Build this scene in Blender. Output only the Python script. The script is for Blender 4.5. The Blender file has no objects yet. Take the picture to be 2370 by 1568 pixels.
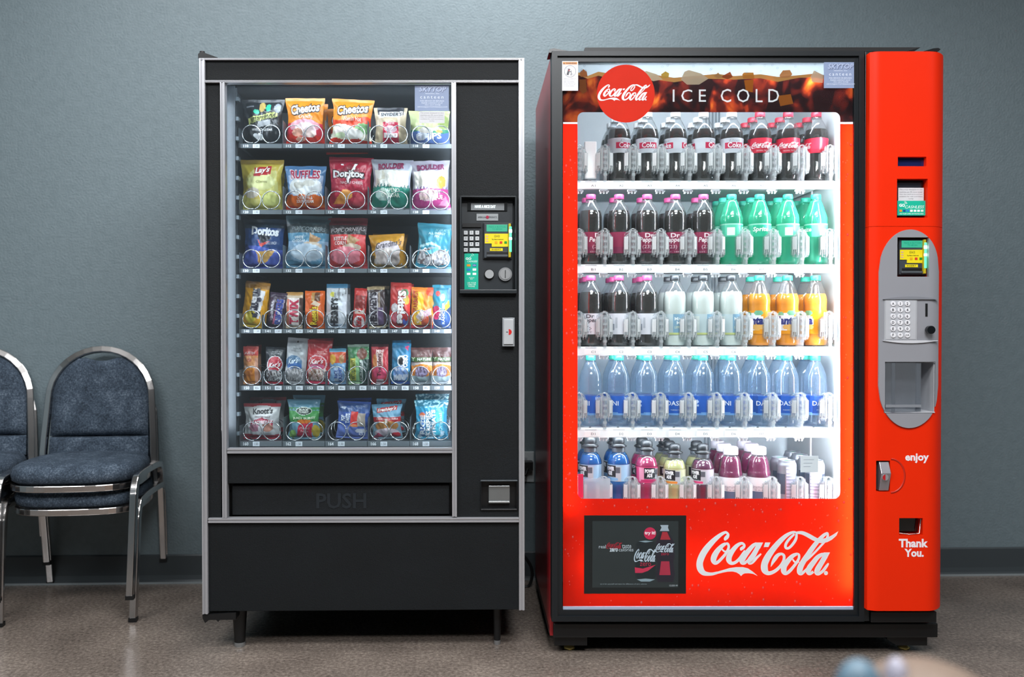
import bpy, bmesh, math, random
from math import sin, cos, pi, radians, sqrt
from mathutils import Vector, Matrix, noise

SC = bpy.context.scene
COL = SC.collection
# ------------------------------------------------------------------ camera
W, H = 2370.0, 1568.0
FPX = 2050.0                      # focal length in photo pixels
PPX, PPY = 1095.0, 784.0          # principal point (shift lens)
YAW, PITCH = radians(2.0), 0.0112
CAM = Vector((0.0, -3.52, 1.0))
FW = Vector((sin(YAW) * cos(PITCH), cos(YAW) * cos(PITCH), -sin(PITCH)))
RT = Vector((cos(YAW), -sin(YAW), 0.0))
UP = RT.cross(FW)
cd = bpy.data.cameras.new('camera')
cam = bpy.data.objects.new('camera', cd)
COL.objects.link(cam)
mw = Matrix((RT, UP, -FW)).transposed().to_4x4()
mw.translation = CAM
cam.matrix_world = mw
cd.sensor_fit = 'HORIZONTAL'
cd.sensor_width = 36.0
cd.lens = 36.0 * FPX / W
cd.shift_x = (W / 2 - PPX) / W
cd.shift_y = 0.0
cd.clip_start = 0.05
cd.dof.use_dof = True
cd.dof.focus_distance = 2.74
cd.dof.aperture_fstop = 2.0
SC.camera = cam
# ------------------------------------------------------------------ view, world, light
SC.view_settings.view_transform = 'Standard'
SC.view_settings.look = 'None'
SC.view_settings.gamma = 1.0
SC.view_settings.use_curve_mapping = False
SC.view_settings.exposure = 0.0
cy = SC.cycles
cy.use_adaptive_sampling = True
cy.adaptive_threshold = 0.03
cy.max_bounces = 10
cy.diffuse_bounces = 6
cy.glossy_bounces = 4
cy.transmission_bounces = 4
cy.transparent_max_bounces = 40
cy.use_denoising = True
cy.caustics_reflective = False
cy.caustics_refractive = False
cy.sample_clamp_indirect = 4.0
wd = bpy.data.worlds.new('world')
SC.world = wd
wd.use_nodes = True
wd.node_tree.nodes['Background'].inputs[0].default_value = (0.55, 0.62, 0.7, 1)
wd.node_tree.nodes['Background'].inputs[1].default_value = 0.3


def area(name, loc, sx, sy, power, rot=(0, 0, 0), col=(1, 1, 1)):
    l = bpy.data.lights.new(name, 'AREA')
    l.shape = 'RECTANGLE'
    l.size, l.size_y = sx, sy
    l.energy = power
    l.color = col
    o = bpy.data.objects.new(name, l)
    COL.objects.link(o)
    o.location = loc
    o.rotation_euler = rot
    return o


COOL = (0.97, 0.985, 1.0)
for nm, lx, ly, pw in (('ceiling_panel_light', -1.0, -1.0, 24), ('ceiling_panel_light', 0.30, -0.62, 27),
                       ('ceiling_panel_light', 0.6, -2.5, 68), ('ceiling_panel_light', -1.6, -2.7, 46),
                       ('ceiling_panel_light', 2.9, -2.4, 28), ('ceiling_panel_light', 0.4, -3.75, 84),
                       ('ceiling_panel_light', -2.6, -3.75, 45)):
    area(nm, (lx, ly, 2.88), 1.2, 0.6, pw, col=COOL)

# ------------------------------------------------------------------ materials
MATS = {}


def lin(hexs):
    hexs = hexs.lstrip('#')
    out = []
    for i in (0, 2, 4):
        c = int(hexs[i:i + 2], 16) / 255
        out.append(c / 12.92 if c <= 0.04045 else ((c + 0.055) / 1.055) ** 2.4)
    return (out[0], out[1], out[2], 1.0)


def M(hexs, rough=0.45, metal=0.0, var=0.06, vscale=40.0, bump=0.0, bscale=80.0, coat=0.0, spec=0.5, emit=0.0, aniso=None):
    """principled material whose colour and roughness wander a little with noise"""
    key = (hexs, rough, metal, var, vscale, bump, bscale, coat, spec, emit)
    if key in MATS:
        return MATS[key]
    m = bpy.data.materials.new('m_' + hexs.lstrip('#'))
    m.use_nodes = True
    nt = m.node_tree
    b = nt.nodes['Principled BSDF']
    c = lin(hexs)
    tc = nt.nodes.new('ShaderNodeTexCoord')
    n = nt.nodes.new('ShaderNodeTexNoise')
    n.inputs['Scale'].default_value = vscale
    n.inputs['Detail'].default_value = 3
    nt.links.new(tc.outputs['Object'], n.inputs['Vector'])
    mx = nt.nodes.new('ShaderNodeMix')
    mx.data_type = 'RGBA'
    mx.inputs[6].default_value = tuple(max(0, x * (1 - var)) for x in c[:3]) + (1,)
    mx.inputs[7].default_value = tuple(min(1, x * (1 + var)) for x in c[:3]) + (1,)
    nt.links.new(n.outputs['Fac'], mx.inputs[0])
    nt.links.new(mx.outputs[2], b.inputs['Base Color'])
    b.inputs['Roughness'].default_value = rough
    b.inputs['Metallic'].default_value = metal
    b.inputs['Specular IOR Level'].default_value = spec
    b.inputs['Coat Weight'].default_value = coat
    if emit:
        b.inputs['Emission Color'].default_value = c
        b.inputs['Emission Strength'].default_value = emit
    if bump:
        n2 = nt.nodes.new('ShaderNodeTexNoise')
        n2.inputs['Scale'].default_value = bscale
        n2.inputs['Detail'].default_value = 4
        nt.links.new(tc.outputs['Object'], n2.inputs['Vector'])
        bp = nt.nodes.new('ShaderNodeBump')
        bp.inputs['Strength'].default_value = bump
        bp.inputs['Distance'].default_value = 0.004
        nt.links.new(n2.outputs['Fac'], bp.inputs['Height'])
        nt.links.new(bp.outputs['Normal'], b.inputs['Normal'])
    MATS[key] = m
    return m


def film(hexs):
    """printed plastic film of a snack bag"""
    return M(hexs, 0.3, 0, 0.08, 25, 0.25, 60)


def ink(hexs):
    return M(hexs, 0.35, 0, 0.03, 30)


def clear(hexs, gloss=0.12, body=0.0, bodyhex='#ffffff', rough=0.03, ior=1.45, name='clear'):
    """thin clear plastic or glass: tinted see-through + fresnel gloss + a share of diffuse body"""
    key = ('clear', hexs, gloss, body, bodyhex, rough, ior)
    if key in MATS:
        return MATS[key]
    m = bpy.data.materials.new(name + '_' + hexs.lstrip('#'))
    m.use_nodes = True
    nt = m.node_tree
    for x in list(nt.nodes):
        nt.nodes.remove(x)
    out = nt.nodes.new('ShaderNodeOutputMaterial')
    tr = nt.nodes.new('ShaderNodeBsdfTransparent')
    tr.inputs[0].default_value = lin(hexs)
    gl = nt.nodes.new('ShaderNodeBsdfGlossy')
    gl.inputs['Roughness'].default_value = rough
    lw = nt.nodes.new('ShaderNodeLayerWeight')
    lw.inputs[0].default_value = 0.5
    pw = nt.nodes.new('ShaderNodeMath')
    pw.operation = 'POWER'
    pw.inputs[1].default_value = 5.0
    nt.links.new(lw.outputs['Facing'], pw.inputs[0])
    f0 = ((ior - 1) / (ior + 1)) ** 2
    fr = nt.nodes.new('ShaderNodeMath')
    fr.operation = 'MULTIPLY_ADD'
    fr.inputs[1].default_value = 1 - f0
    fr.inputs[2].default_value = f0
    nt.links.new(pw.outputs[0], fr.inputs[0])
    no = nt.nodes.new('ShaderNodeTexNoise')
    no.inputs['Scale'].default_value = 30
    ma = nt.nodes.new('ShaderNodeMath')
    ma.operation = 'MULTIPLY_ADD'
    ma.inputs[1].default_value = gloss * 0.3
    nt.links.new(no.outputs['Fac'], ma.inputs[0])
    nt.links.new(fr.outputs[0], ma.inputs[2])
    last = tr
    if body > 0:
        df = nt.nodes.new('ShaderNodeBsdfDiffuse')
        df.inputs[0].default_value = lin(bodyhex)
        tl = nt.nodes.new('ShaderNodeBsdfTranslucent')
        tl.inputs[0].default_value = lin(bodyhex)
        ad = nt.nodes.new('ShaderNodeMixShader')
        ad.inputs[0].default_value = 0.5
        nt.links.new(df.outputs[0], ad.inputs[1])
        nt.links.new(tl.outputs[0], ad.inputs[2])
        m2 = nt.nodes.new('ShaderNodeMixShader')
        m2.inputs[0].default_value = body
        nt.links.new(tr.outputs[0], m2.inputs[1])
        nt.links.new(ad.outputs[0], m2.inputs[2])
        last = m2
    mix = nt.nodes.new('ShaderNodeMixShader')
    nt.links.new(ma.outputs[0], mix.inputs[0])
    nt.links.new(last.outputs[0], mix.inputs[1])
    nt.links.new(gl.outputs[0], mix.inputs[2])
    nt.links.new(mix.outputs[0], out.inputs[0])
    MATS[key] = m
    return m


def backlit(hexs, trans=0.5, kind=None):
    """printed translucent sheet: diffuse in front, lets lamp light through"""
    key = ('backlit', hexs, trans, kind)
    if key in MATS:
        return MATS[key]
    m = bpy.data.materials.new('backlit_' + hexs.lstrip('#'))
    m.use_nodes = True
    nt = m.node_tree
    for x in list(nt.nodes):
        nt.nodes.remove(x)
    out = nt.nodes.new('ShaderNodeOutputMaterial')
    pr = nt.nodes.new('ShaderNodeBsdfPrincipled')
    pr.inputs['Roughness'].default_value = 0.5
    pr.inputs['Specular IOR Level'].default_value = 0.08
    tl = nt.nodes.new('ShaderNodeBsdfTranslucent')
    tc = nt.nodes.new('ShaderNodeTexCoord')
    n = nt.nodes.new('ShaderNodeTexNoise')
    nt.links.new(tc.outputs['Object'], n.inputs['Vector'])
    if kind == 'cola':            # printed photograph of cola and ice
        mp = nt.nodes.new('ShaderNodeMapping')
        mp.inputs['Scale'].default_value = (1.0, 1.0, 0.8)
        nt.links.new(tc.outputs['Object'], mp.inputs[0])
        nt.links.new(mp.outputs[0], n.inputs['Vector'])
        n.inputs['Scale'].default_value = 15
        n.inputs['Detail'].default_value = 4
        n.inputs['Distortion'].default_value = 0.7
        vo = nt.nodes.new('ShaderNodeTexVoronoi')
        vo.inputs['Scale'].default_value = 20
        nt.links.new(mp.outputs[0], vo.inputs['Vector'])
        ad = nt.nodes.new('ShaderNodeMath')
        ad.operation = 'MULTIPLY_ADD'
        ad.inputs[1].default_value = -0.3
        nt.links.new(vo.outputs['Distance'], ad.inputs[0])
        nt.links.new(n.outputs['Fac'], ad.inputs[2])
        rp = nt.nodes.new('ShaderNodeValToRGB')
        e = rp.color_ramp.elements
        e[0].position, e[0].color = 0.27, lin('#160a0b')
        e[1].position, e[1].color = 0.68, lin('#d89040')
        a = e.new(0.38); a.color = lin('#43130f')
        a = e.new(0.46); a.color = lin('#7c2814')
        a = e.new(0.55); a.color = lin('#a84e1a')
        nt.links.new(ad.outputs[0], rp.inputs[0])
        colsock = rp.outputs[0]
    else:
        n.inputs['Scale'].default_value = 20
        c = lin(hexs)
        mx = nt.nodes.new('ShaderNodeMix')
        mx.data_type = 'RGBA'
        mx.inputs[6].default_value = tuple(x * 0.94 for x in c[:3]) + (1,)
        mx.inputs[7].default_value = tuple(min(1, x * 1.06) for x in c[:3]) + (1,)
        nt.links.new(n.outputs['Fac'], mx.inputs[0])
        colsock = mx.outputs[2]
    nt.links.new(colsock, pr.inputs['Base Color'])
    nt.links.new(colsock, tl.inputs[0])
    mix = nt.nodes.new('ShaderNodeMixShader')
    mix.inputs[0].default_value = trans
    nt.links.new(pr.outputs[0], mix.inputs[1])
    nt.links.new(tl.outputs[0], mix.inputs[2])
    nt.links.new(mix.outputs[0], out.inputs[0])
    MATS[key] = m
    return m


def lamp_mat(hexs, strength):
    key = ('lamp', hexs, strength)
    if key not in MATS:
        m = bpy.data.materials.new('lamp_' + hexs.lstrip('#'))
        m.use_nodes = True
        nt = m.node_tree
        b = nt.nodes['Principled BSDF']
        b.inputs['Base Color'].default_value = (0.03, 0.03, 0.03, 1)
        b.inputs['Emission Color'].default_value = lin(hexs)
        b.inputs['Emission Strength'].default_value = strength
        MATS[key] = m
    return MATS[key]


def speckle(name, cols, scale, rough, bump=0.0, bscale=200, big=3.0, spec=0.5):
    """speckled surface: fine noise through a colour ramp, with broad blotches"""
    m = bpy.data.materials.new(name)
    m.use_nodes = True
    nt = m.node_tree
    b = nt.nodes['Principled BSDF']
    tc = nt.nodes.new('ShaderNodeTexCoord')
    n = nt.nodes.new('ShaderNodeTexNoise')
    n.inputs['Scale'].default_value = scale
    n.inputs['Detail'].default_value = 6
    n.inputs['Roughness'].default_value = 0.7
    n2 = nt.nodes.new('ShaderNodeTexNoise')
    n2.inputs['Scale'].default_value = big
    for q in (n, n2):
        nt.links.new(tc.outputs['Object'], q.inputs['Vector'])
    ma = nt.nodes.new('ShaderNodeMath')
    ma.operation = 'MULTIPLY_ADD'
    ma.inputs[1].default_value = 0.35
    nt.links.new(n2.outputs['Fac'], ma.inputs[0])
    nt.links.new(n.outputs['Fac'], ma.inputs[2])
    rp = nt.nodes.new('ShaderNodeValToRGB')
    e = rp.color_ramp.elements
    k = len(cols)
    e[0].position, e[0].color = 0.45, lin(cols[0])
    e[1].position, e[1].color = 0.95, lin(cols[-1])
    for i in range(1, k - 1):
        q = e.new(0.45 + 0.5 * i / (k - 1))
        q.color = lin(cols[i])
    nt.links.new(ma.outputs[0], rp.inputs[0])
    nt.links.new(rp.outputs[0], b.inputs['Base Color'])
    b.inputs['Roughness'].default_value = rough
    b.inputs['Specular IOR Level'].default_value = spec
    if bump:
        n3 = nt.nodes.new('ShaderNodeTexNoise')
        n3.inputs['Scale'].default_value = bscale
        n3.inputs['Detail'].default_value = 3
        nt.links.new(tc.outputs['Object'], n3.inputs['Vector'])
        bp = nt.nodes.new('ShaderNodeBump')
        bp.inputs['Strength'].default_value = bump
        bp.inputs['Distance'].default_value = 0.003
        nt.links.new(n3.outputs['Fac'], bp.inputs['Height'])
        nt.links.new(bp.outputs['Normal'], b.inputs['Normal'])
    return m


WALLM = speckle('painted_wall', ['#67767c', '#6e7d83', '#738288'], 30, 0.5, 0.7, 120, 1.2)
FLOORM = speckle('polished_concrete', ['#4a423d', '#766b63', '#a2958a'], 90, 0.22, 0.06, 60, 4.0)
CHARCOAL = speckle('textured_charcoal', ['#080b0d', '#0e1215', '#161b1f'], 260, 0.6, 0.3, 420, 5, 0.28)
FABRIC = speckle('blue_grey_fabric', ['#20272f', '#414d5b', '#768391'], 170, 0.9, 0.5, 300, 20, 0.2)
ALU = M('#b9babf', 0.35, 0.55, 0.04, 60)
CHROME = M('#d0cdcc', 0.18, 1.0, 0.05, 12)
BLACK = M('#0b0c0e', 0.45)
BLACKG = M('#101316', 0.25)
WHITE = M('#e9eef2', 0.4)
STEEL = M('#a9abad', 0.3, 0.8)
BRASS = M('#d6be72', 0.35, 0.6)

# ------------------------------------------------------------------ text and brush outlines
TCACHE = {}


def text2d(s, bold=0.0, shear=0.0, space=1.0):
    key = (s, bold, shear, space)
    if key in TCACHE:
        return TCACHE[key]
    c = bpy.data.curves.new('lettering', 'FONT')
    c.body = s
    c.size = 1.0
    c.fill_mode = 'FRONT'
    c.resolution_u = 2
    c.offset = bold
    c.shear = shear
    c.space_character = space
    c.space_line = 0.9
    c.align_x = 'CENTER'
    o = bpy.data.objects.new('lettering', c)
    COL.objects.link(o)
    dg = bpy.context.evaluated_depsgraph_get()
    me = bpy.data.meshes.new_from_object(o.evaluated_get(dg))
    vs = [(v.co.x, v.co.y) for v in me.vertices]
    fs = [tuple(p.vertices) for p in me.polygons]
    bpy.data.objects.remove(o)
    bpy.data.curves.remove(c)
    bpy.data.meshes.remove(me)
    if vs:
        x0 = min(v[0] for v in vs); x1 = max(v[0] for v in vs)
        y0 = min(v[1] for v in vs); y1 = max(v[1] for v in vs)
        vs = [((v[0] - x0) / max(1e-6, x1 - x0), (v[1] - y0) / max(1e-6, y1 - y0)) for v in vs]
        asp = (x1 - x0) / max(1e-6, y1 - y0)
    else:
        asp = 1
    TCACHE[key] = (vs, fs, asp)
    return TCACHE[key]


def spline(pts, n=6):
    """catmull-rom through points of any dimension"""
    out = []
    P = [pts[0]] + list(pts) + [pts[-1]]
    for i in range(1, len(P) - 2):
        a, b, c, d = P[i - 1], P[i], P[i + 1], P[i + 2]
        for k in range(n):
            t = k / n
            out.append(tuple(0.5 * (2 * b[j] + (c[j] - a[j]) * t + (2 * a[j] - 5 * b[j] + 4 * c[j] - d[j]) * t * t
                                    + (3 * b[j] - a[j] - 3 * c[j] + d[j]) * t ** 3) for j in range(len(b))))
    out.append(tuple(pts[-1]))
    return out


# the flowing red-and-white script, as calligraphic strokes: (x, y, width)
_A, _B = 12.544, 11.85
SCRIPT_A = [
    [(975, 400, 40), (990, 350, 100), (1040, 290, 110), (1065, 225, 75), (1010, 165, 70), (930, 185, 85), (800, 270, 115), (620, 430, 150),
     (430, 650, 180), (310, 850, 190), (245, 1050, 190), (265, 1220, 190), (350, 1335, 150), (480, 1372, 105), (620, 1370, 85), (760, 1335, 72)],
    [(1000, 490, 80), (900, 550, 115), (760, 700, 150), (670, 850, 170), (645, 970, 160), (690, 1055, 105), (780, 1020, 90), (900, 900, 85),
     (1000, 780, 80), (1070, 650, 75), (1085, 560, 70), (1050, 490, 70), (1000, 490, 60)],
    [(890, 650, 45), (960, 715, 50), (1040, 720, 60), (1130, 690, 60)],
    [(1440, 690, 40), (1455, 640, 95), (1520, 590, 85), (1535, 530, 70), (1460, 480, 80), (1330, 545, 110), (1200, 690, 140), (1110, 840, 160),
     (1090, 960, 160), (1150, 1055, 105), (1270, 1040, 90), (1400, 930, 90), (1500, 790, 85), (1560, 690, 60)],
    [(1900, 480, 70), (1790, 550, 110), (1640, 720, 140), (1540, 860, 150), (1470, 990, 150), (1480, 1065, 80), (1560, 1050, 80), (1650, 960, 60)],
    [(1960, 540, 140), (1900, 650, 135), (1800, 830, 150), (1700, 980, 160), (1690, 1060, 85), (1780, 1030, 80), (1900, 900, 75), (2025, 785, 45)],
]
POLY_A = [
    [(720, 1315), (900, 1262), (1100, 1202), (1300, 1172), (1500, 1172), (1650, 1212), (1780, 1300), (1930, 1430), (1800, 1370), (1680, 1350),
     (1550, 1355), (1490, 1385), (1445, 1435), (1400, 1380), (1310, 1325), (1200, 1300), (1050, 1305), (900, 1335), (730, 1378)],
    [(1900, 458), (2082, 458), (1990, 640), (1840, 640)],
]
SCRIPT_B = [
    [(1100, 165, 40), (1050, 150, 65), (950, 170, 80), (800, 260, 110), (620, 430, 140), (430, 660, 160), (300, 860, 180), (230, 1030, 185),
     (235, 1180, 185), (310, 1268, 120), (420, 1262, 100), (560, 1185, 90), (680, 1060, 80), (755, 920, 75), (765, 800, 75), (700, 745, 70),
     (600, 775, 95), (520, 870, 110), (450, 990, 70), (405, 1095, 10)],
    [(1105, 190, 60), (1090, 330, 75), (1000, 480, 75), (890, 585, 70), (808, 570, 70), (820, 460, 75), (920, 320, 70), (1050, 200, 50)],
    [(1090, 165, 60), (1250, 165, 95), (1400, 225, 110), (1560, 315, 112), (1680, 370, 100)],
    [(1130, 742, 70), (1000, 800, 110), (860, 950, 140), (770, 1090, 150), (760, 1220, 150), (815, 1285, 90), (920, 1215, 90), (1040, 1075, 80),
     (1130, 950, 75), (1175, 850, 68), (1170, 765, 62), (1120, 742, 60)],
    [(1000, 890, 40), (1070, 970, 50), (1180, 955, 50)],
    [(1960, 165, 60), (1860, 225, 90), (1720, 360, 110), (1560, 560, 130), (1430, 750, 140), (1290, 960, 150), (1210, 1120, 160), (1195, 1250, 140),
     (1245, 1290, 80), (1330, 1220, 70), (1440, 1100, 50)],
    [(1945, 160, 60), (1960, 260, 65), (1880, 400, 58), (1780, 515, 58), (1620, 690, 58), (1480, 830, 55), (1370, 930, 50)],
    [(1860, 745, 60), (1790, 765, 95), (1680, 840, 120), (1560, 990, 140), (1460, 1130, 150), (1430, 1240, 130), (1475, 1292, 80), (1570, 1230, 75)],
    [(1900, 800, 140), (1790, 990, 140), (1690, 1160, 150), (1660, 1260, 125), (1720, 1292, 80), (1830, 1212, 80), (1930, 1080, 75), (1985, 1000, 40)],
]
POLY_B = [
    [(245, 430), (390, 430), (335, 555), (205, 555)],
    [(1700, 440), (1790, 330), (1950, 300), (2080, 230), (2250, 118), (2200, 240), (2080, 350), (1950, 420), (1820, 450)],
    [(1850, 703), (2025, 703), (1920, 900), (1780, 900)],
    [(1915 + 56 * cos(t * pi / 6), 1270 + 58 * sin(t * pi / 6)) for t in range(12)],
]
SCRIPT_BOX = (1611.0, 1229.0, 1940.0, 1335.0)


def script_polys():
    """list of (points as fractions of the logo box, faces)"""
    out = []

    def nrm(x, y):
        return ((x - SCRIPT_BOX[0]) / (SCRIPT_BOX[2] - SCRIPT_BOX[0]), 1 - (y - SCRIPT_BOX[1]) / (SCRIPT_BOX[3] - SCRIPT_BOX[1]))
    for strokes, polys, k, x0 in ((SCRIPT_A, POLY_A, _A, 1600), (SCRIPT_B, POLY_B, _B, 1750)):
        for st in strokes:
            s = spline(st, 4)
            L, R = [], []
            for i, (x, y, w) in enumerate(s):
                a, b = s[max(0, i - 1)], s[min(len(s) - 1, i + 1)]
                dx, dy = b[0] - a[0], b[1] - a[1]
                d = max(1e-6, sqrt(dx * dx + dy * dy))
                nx, ny = -dy / d * w / 2, dx / d * w / 2
                L.append(nrm(x0 + (x + nx) / k, 1220 + (y + ny) / k))
                R.append(nrm(x0 + (x - nx) / k, 1220 + (y - ny) / k))
            n = len(s)
            out.append((L + R, [(i, i + 1, n + i + 1, n + i) for i in range(n - 1)]))
        for p in polys:
            out.append(([nrm(x0 + x / k, 1220 + y / k) for x, y in p], [tuple(range(len(p)))]))
    return out


SCRIPT = script_polys()


# ------------------------------------------------------------------ mesh builder
class MB:
    def __init__(self):
        self.v, self.f, self.m, self.s, self.mats = [], [], [], [], []

    def mi(self, mat):
        for i, q in enumerate(self.mats):
            if q == mat:
                return i
        self.mats.append(mat)
        return len(self.mats) - 1

    def add(self, vs, fs, mat, smooth=False):
        b = len(self.v)
        k = self.mi(mat)
        self.v += [tuple(p) for p in vs]
        for f in fs:
            self.f.append(tuple(b + i for i in f))
            self.m.append(k)
            self.s.append(smooth)
        return self

    def box(self, x0, x1, y0, y1, z0, z1, mat):
        vs = [(x, y, z) for z in (z0, z1) for y in (y0, y1) for x in (x0, x1)]
        return self.add(vs, [(0, 2, 3, 1), (4, 5, 7, 6), (0, 1, 5, 4), (2, 6, 7, 3), (0, 4, 6, 2), (1, 3, 7, 5)], mat)

    def flat(self, pts, y, mat):
        """flat polygon of (x, z) points facing -y"""
        a = sum(pts[i][0] * pts[(i + 1) % len(pts)][1] - pts[(i + 1) % len(pts)][0] * pts[i][1] for i in range(len(pts)))
        if a < 0:
            pts = pts[::-1]
        return self.add([(p[0], y, p[1]) for p in pts], [tuple(range(len(pts)))], mat)

    def prism(self, pts, y0, y1, mat, smooth=False):
        a = sum(pts[i][0] * pts[(i + 1) % len(pts)][1] - pts[(i + 1) % len(pts)][0] * pts[i][1] for i in range(len(pts)))
        if a < 0:
            pts = pts[::-1]
        n = len(pts)
        vs = [(p[0], y0, p[1]) for p in pts] + [(p[0], y1, p[1]) for p in pts]
        self.add(vs, [tuple(range(n)), tuple(range(2 * n - 1, n - 1, -1))], mat)
        return self.add(vs, [((i + 1) % n, i, n + i, n + (i + 1) % n) for i in range(n)], mat, smooth)

    def grid(self, fn, nu, nv, matfn, smooth=True, flip=False):
        b = len(self.v)
        for j in range(nv + 1):
            for i in range(nu + 1):
                self.v.append(tuple(fn(i / nu, j / nv)))
        for j in range(nv):
            for i in range(nu):
                a = b + j * (nu + 1) + i
                q = (a, a + 1, a + nu + 2, a + nu + 1)
                self.f.append(q[::-1] if flip else q)
                mt = matfn((i + 0.5) / nu, (j + 0.5) / nv) if callable(matfn) else matfn
                self.m.append(self.mi(mt))
                self.s.append(smooth)
        return self

    def tube(self, pts, r, mat, n=8, closed=False, sq=None, caps=True):
        """round tube, or rectangular when sq = (half width, half height)"""
        P = [Vector(p) for p in pts]
        k = len(P)
        rad = r if isinstance(r, (list, tuple)) else [r] * k
        T = []
        for i in range(k):
            a = P[i - 1] if (closed or i > 0) else P[i]
            c = P[(i + 1) % k] if (closed or i < k - 1) else P[i]
            t = c - a
            T.append(t.normalized() if t.length > 1e-9 else Vector((0, 0, 1)))
        nrm = T[0].cross(Vector((0, 0, 1)))
        if nrm.length < 1e-3:
            nrm = T[0].cross(Vector((0, 1, 0)))
        nrm.normalize()
        if sq:
            prof = [(sq[0], sq[1]), (-sq[0], sq[1]), (-sq[0], -sq[1]), (sq[0], -sq[1])]
            n = 4
        else:
            prof = [(cos(2 * pi * j / n), sin(2 * pi * j / n)) for j in range(n)]
        vs = []
        for i in range(k):
            nrm = (nrm - T[i] * nrm.dot(T[i]))
            nrm.normalize()
            bn = T[i].cross(nrm)
            for a, c in prof:
                s = 1.0 if sq else rad[i]
                vs.append(P[i] + nrm * a * s + bn * c * s)
        fs = []
        for i in range(k if closed else k - 1):
            for j in range(n):
                a, c = i * n + j, i * n + (j + 1) % n
                d, e = ((i + 1) % k) * n + (j + 1) % n, ((i + 1) % k) * n + j
                fs.append((a, c, d, e))
        self.add(vs, fs, mat, not sq)
        if caps and not closed:
            self.add(vs[:n], [tuple(range(n - 1, -1, -1))], mat)
            self.add(vs[-n:], [tuple(range(n))], mat)
        return self

    def lathe(self, prof, mat, n=20, c=(0, 0), mod=None, capb=True, capt=True):
        vs, fs = [], []
        for r, z in prof:
            for j in range(n):
                t = 2 * pi * j / n
                rr = r * (mod(t, z) if mod else 1)
                vs.append((c[0] + rr * sin(t), c[1] - rr * cos(t), z))
        for i in range(len(prof) - 1):
            for j in range(n):
                fs.append((i * n + j, i * n + (j + 1) % n, (i + 1) * n + (j + 1) % n, (i + 1) * n + j))
        self.add(vs, fs, mat, True)
        if capb:
            self.add(vs[:n], [tuple(range(n - 1, -1, -1))], mat)
        if capt:
            self.add(vs[-n:], [tuple(range(n))], mat)
        return self

    def ball(self, c, rx, ry, rz, mat, nu=12, nv=8):
        def fn(u, v):
            t, p = 2 * pi * u, pi * (v - 0.5)
            return (c[0] + rx * cos(p) * cos(t), c[1] + ry * cos(p) * sin(t), c[2] + rz * sin(p))
        return self.grid(fn, nu, nv, mat)

    def disc_y(self, cx, cz, r, y0, y1, mat, n=24):
        return self.prism([(cx + r * cos(2 * pi * i / n), cz + r * sin(2 * pi * i / n)) for i in range(n)], y0, y1, mat)

    def text(self, s, box, mapf, mat, bold=0.0, shear=0.0, rot=0, space=1.0, keep=False, logo=False):
        """lettering fitted into box (a0, b0, a1, b1); mapf(a, b) gives the 3-D point"""
        a0, b0, a1, b1 = box
        sets = SCRIPT if logo else [text2d(s, bold, shear, space)[:2]]
        if keep and not logo:
            asp = text2d(s, bold, shear, space)[2]
            w, h = a1 - a0, b1 - b0
            if rot:
                w, h = h, w
            if w / h > asp:
                d = (w - h * asp) / 2
                if rot:
                    b0 += d; b1 -= d
                else:
                    a0 += d; a1 -= d
            else:
                d = (h - w / asp) / 2
                if rot:
                    a0 += d; a1 -= d
                else:
                    b0 += d; b1 -= d
        for q, (vs, fs) in enumerate(sets):
            out = []
            for x, y in vs:
                if rot == 90:
                    x, y = 1 - y, x
                elif rot == -90:
                    x, y = y, 1 - x
                p = Vector(mapf(a0 + (a1 - a0) * x, b0 + (b1 - b0) * y))
                if logo:
                    p.y -= 0.00004 * q
                out.append(p)
            self.add(out, fs, mat)
        return self

    def build(self, name, parent=None, bevel=0.0, seg=2, sub=0):
        me = bpy.data.meshes.new(name)
        me.from_pydata(self.v, [], self.f)
        for mt in self.mats:
            me.materials.append(mt)
        me.polygons.foreach_set('material_index', self.m)
        me.polygons.foreach_set('use_smooth', self.s)
        me.update()
        o = bpy.data.objects.new(name, me)
        COL.objects.link(o)
        if parent:
            o.parent = parent
        if bevel:
            b = o.modifiers.new('bevel', 'BEVEL')
            b.width = bevel
            b.segments = seg
            b.limit_method = 'ANGLE'
            b.angle_limit = radians(40)
        if sub:
            s = o.modifiers.new('sub', 'SUBSURF')
            s.levels = s.render_levels = sub
        return o


def fixn(o):
    bm = bmesh.new()
    bm.from_mesh(o.data)
    bmesh.ops.remove_doubles(bm, verts=bm.verts, dist=1e-6)
    bmesh.ops.recalc_face_normals(bm, faces=bm.faces)
    bm.to_mesh(o.data)
    bm.free()


def cut(o, boxes, mat=None):
    """subtract boxes (x0,x1,y0,y1,z0,z1) from a closed mesh object"""
    for bx in boxes:
        fixn(o)
        c = MB().box(*bx, mat or o.data.materials[0]).build('cutter')
        fixn(c)
        md = o.modifiers.new('cut', 'BOOLEAN')
        md.operation = 'DIFFERENCE'
        md.solver = 'EXACT'
        md.object = c
        c.matrix_world = o.matrix_world if o.parent is None else Matrix()
        pm = o.parent
        o.parent = None
        dg = bpy.context.evaluated_depsgraph_get()
        dg.update()
        me = bpy.data.meshes.new_from_object(o.evaluated_get(dg))
        o.modifiers.remove(md)
        me.set_sharp_from_angle(angle=radians(35))
        nm = o.data.name
        old = o.data
        o.data = me
        bpy.data.meshes.remove(old)
        me.name = nm
        o.parent = pm
        bpy.data.objects.remove(c)


def tag(o, label=None, cat=None, group=None, kind=None):
    for k, v in (('label', label), ('category', cat), ('group', group), ('kind', kind)):
        if v:
            o[k] = v
    return o


def empty(name, loc=(0, 0, 0), rz=0.0):
    o = bpy.data.objects.new(name, None)
    o.empty_display_size = 0.1
    COL.objects.link(o)
    o.location = loc
    o.rotation_euler = (0, 0, rz)
    return o


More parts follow.
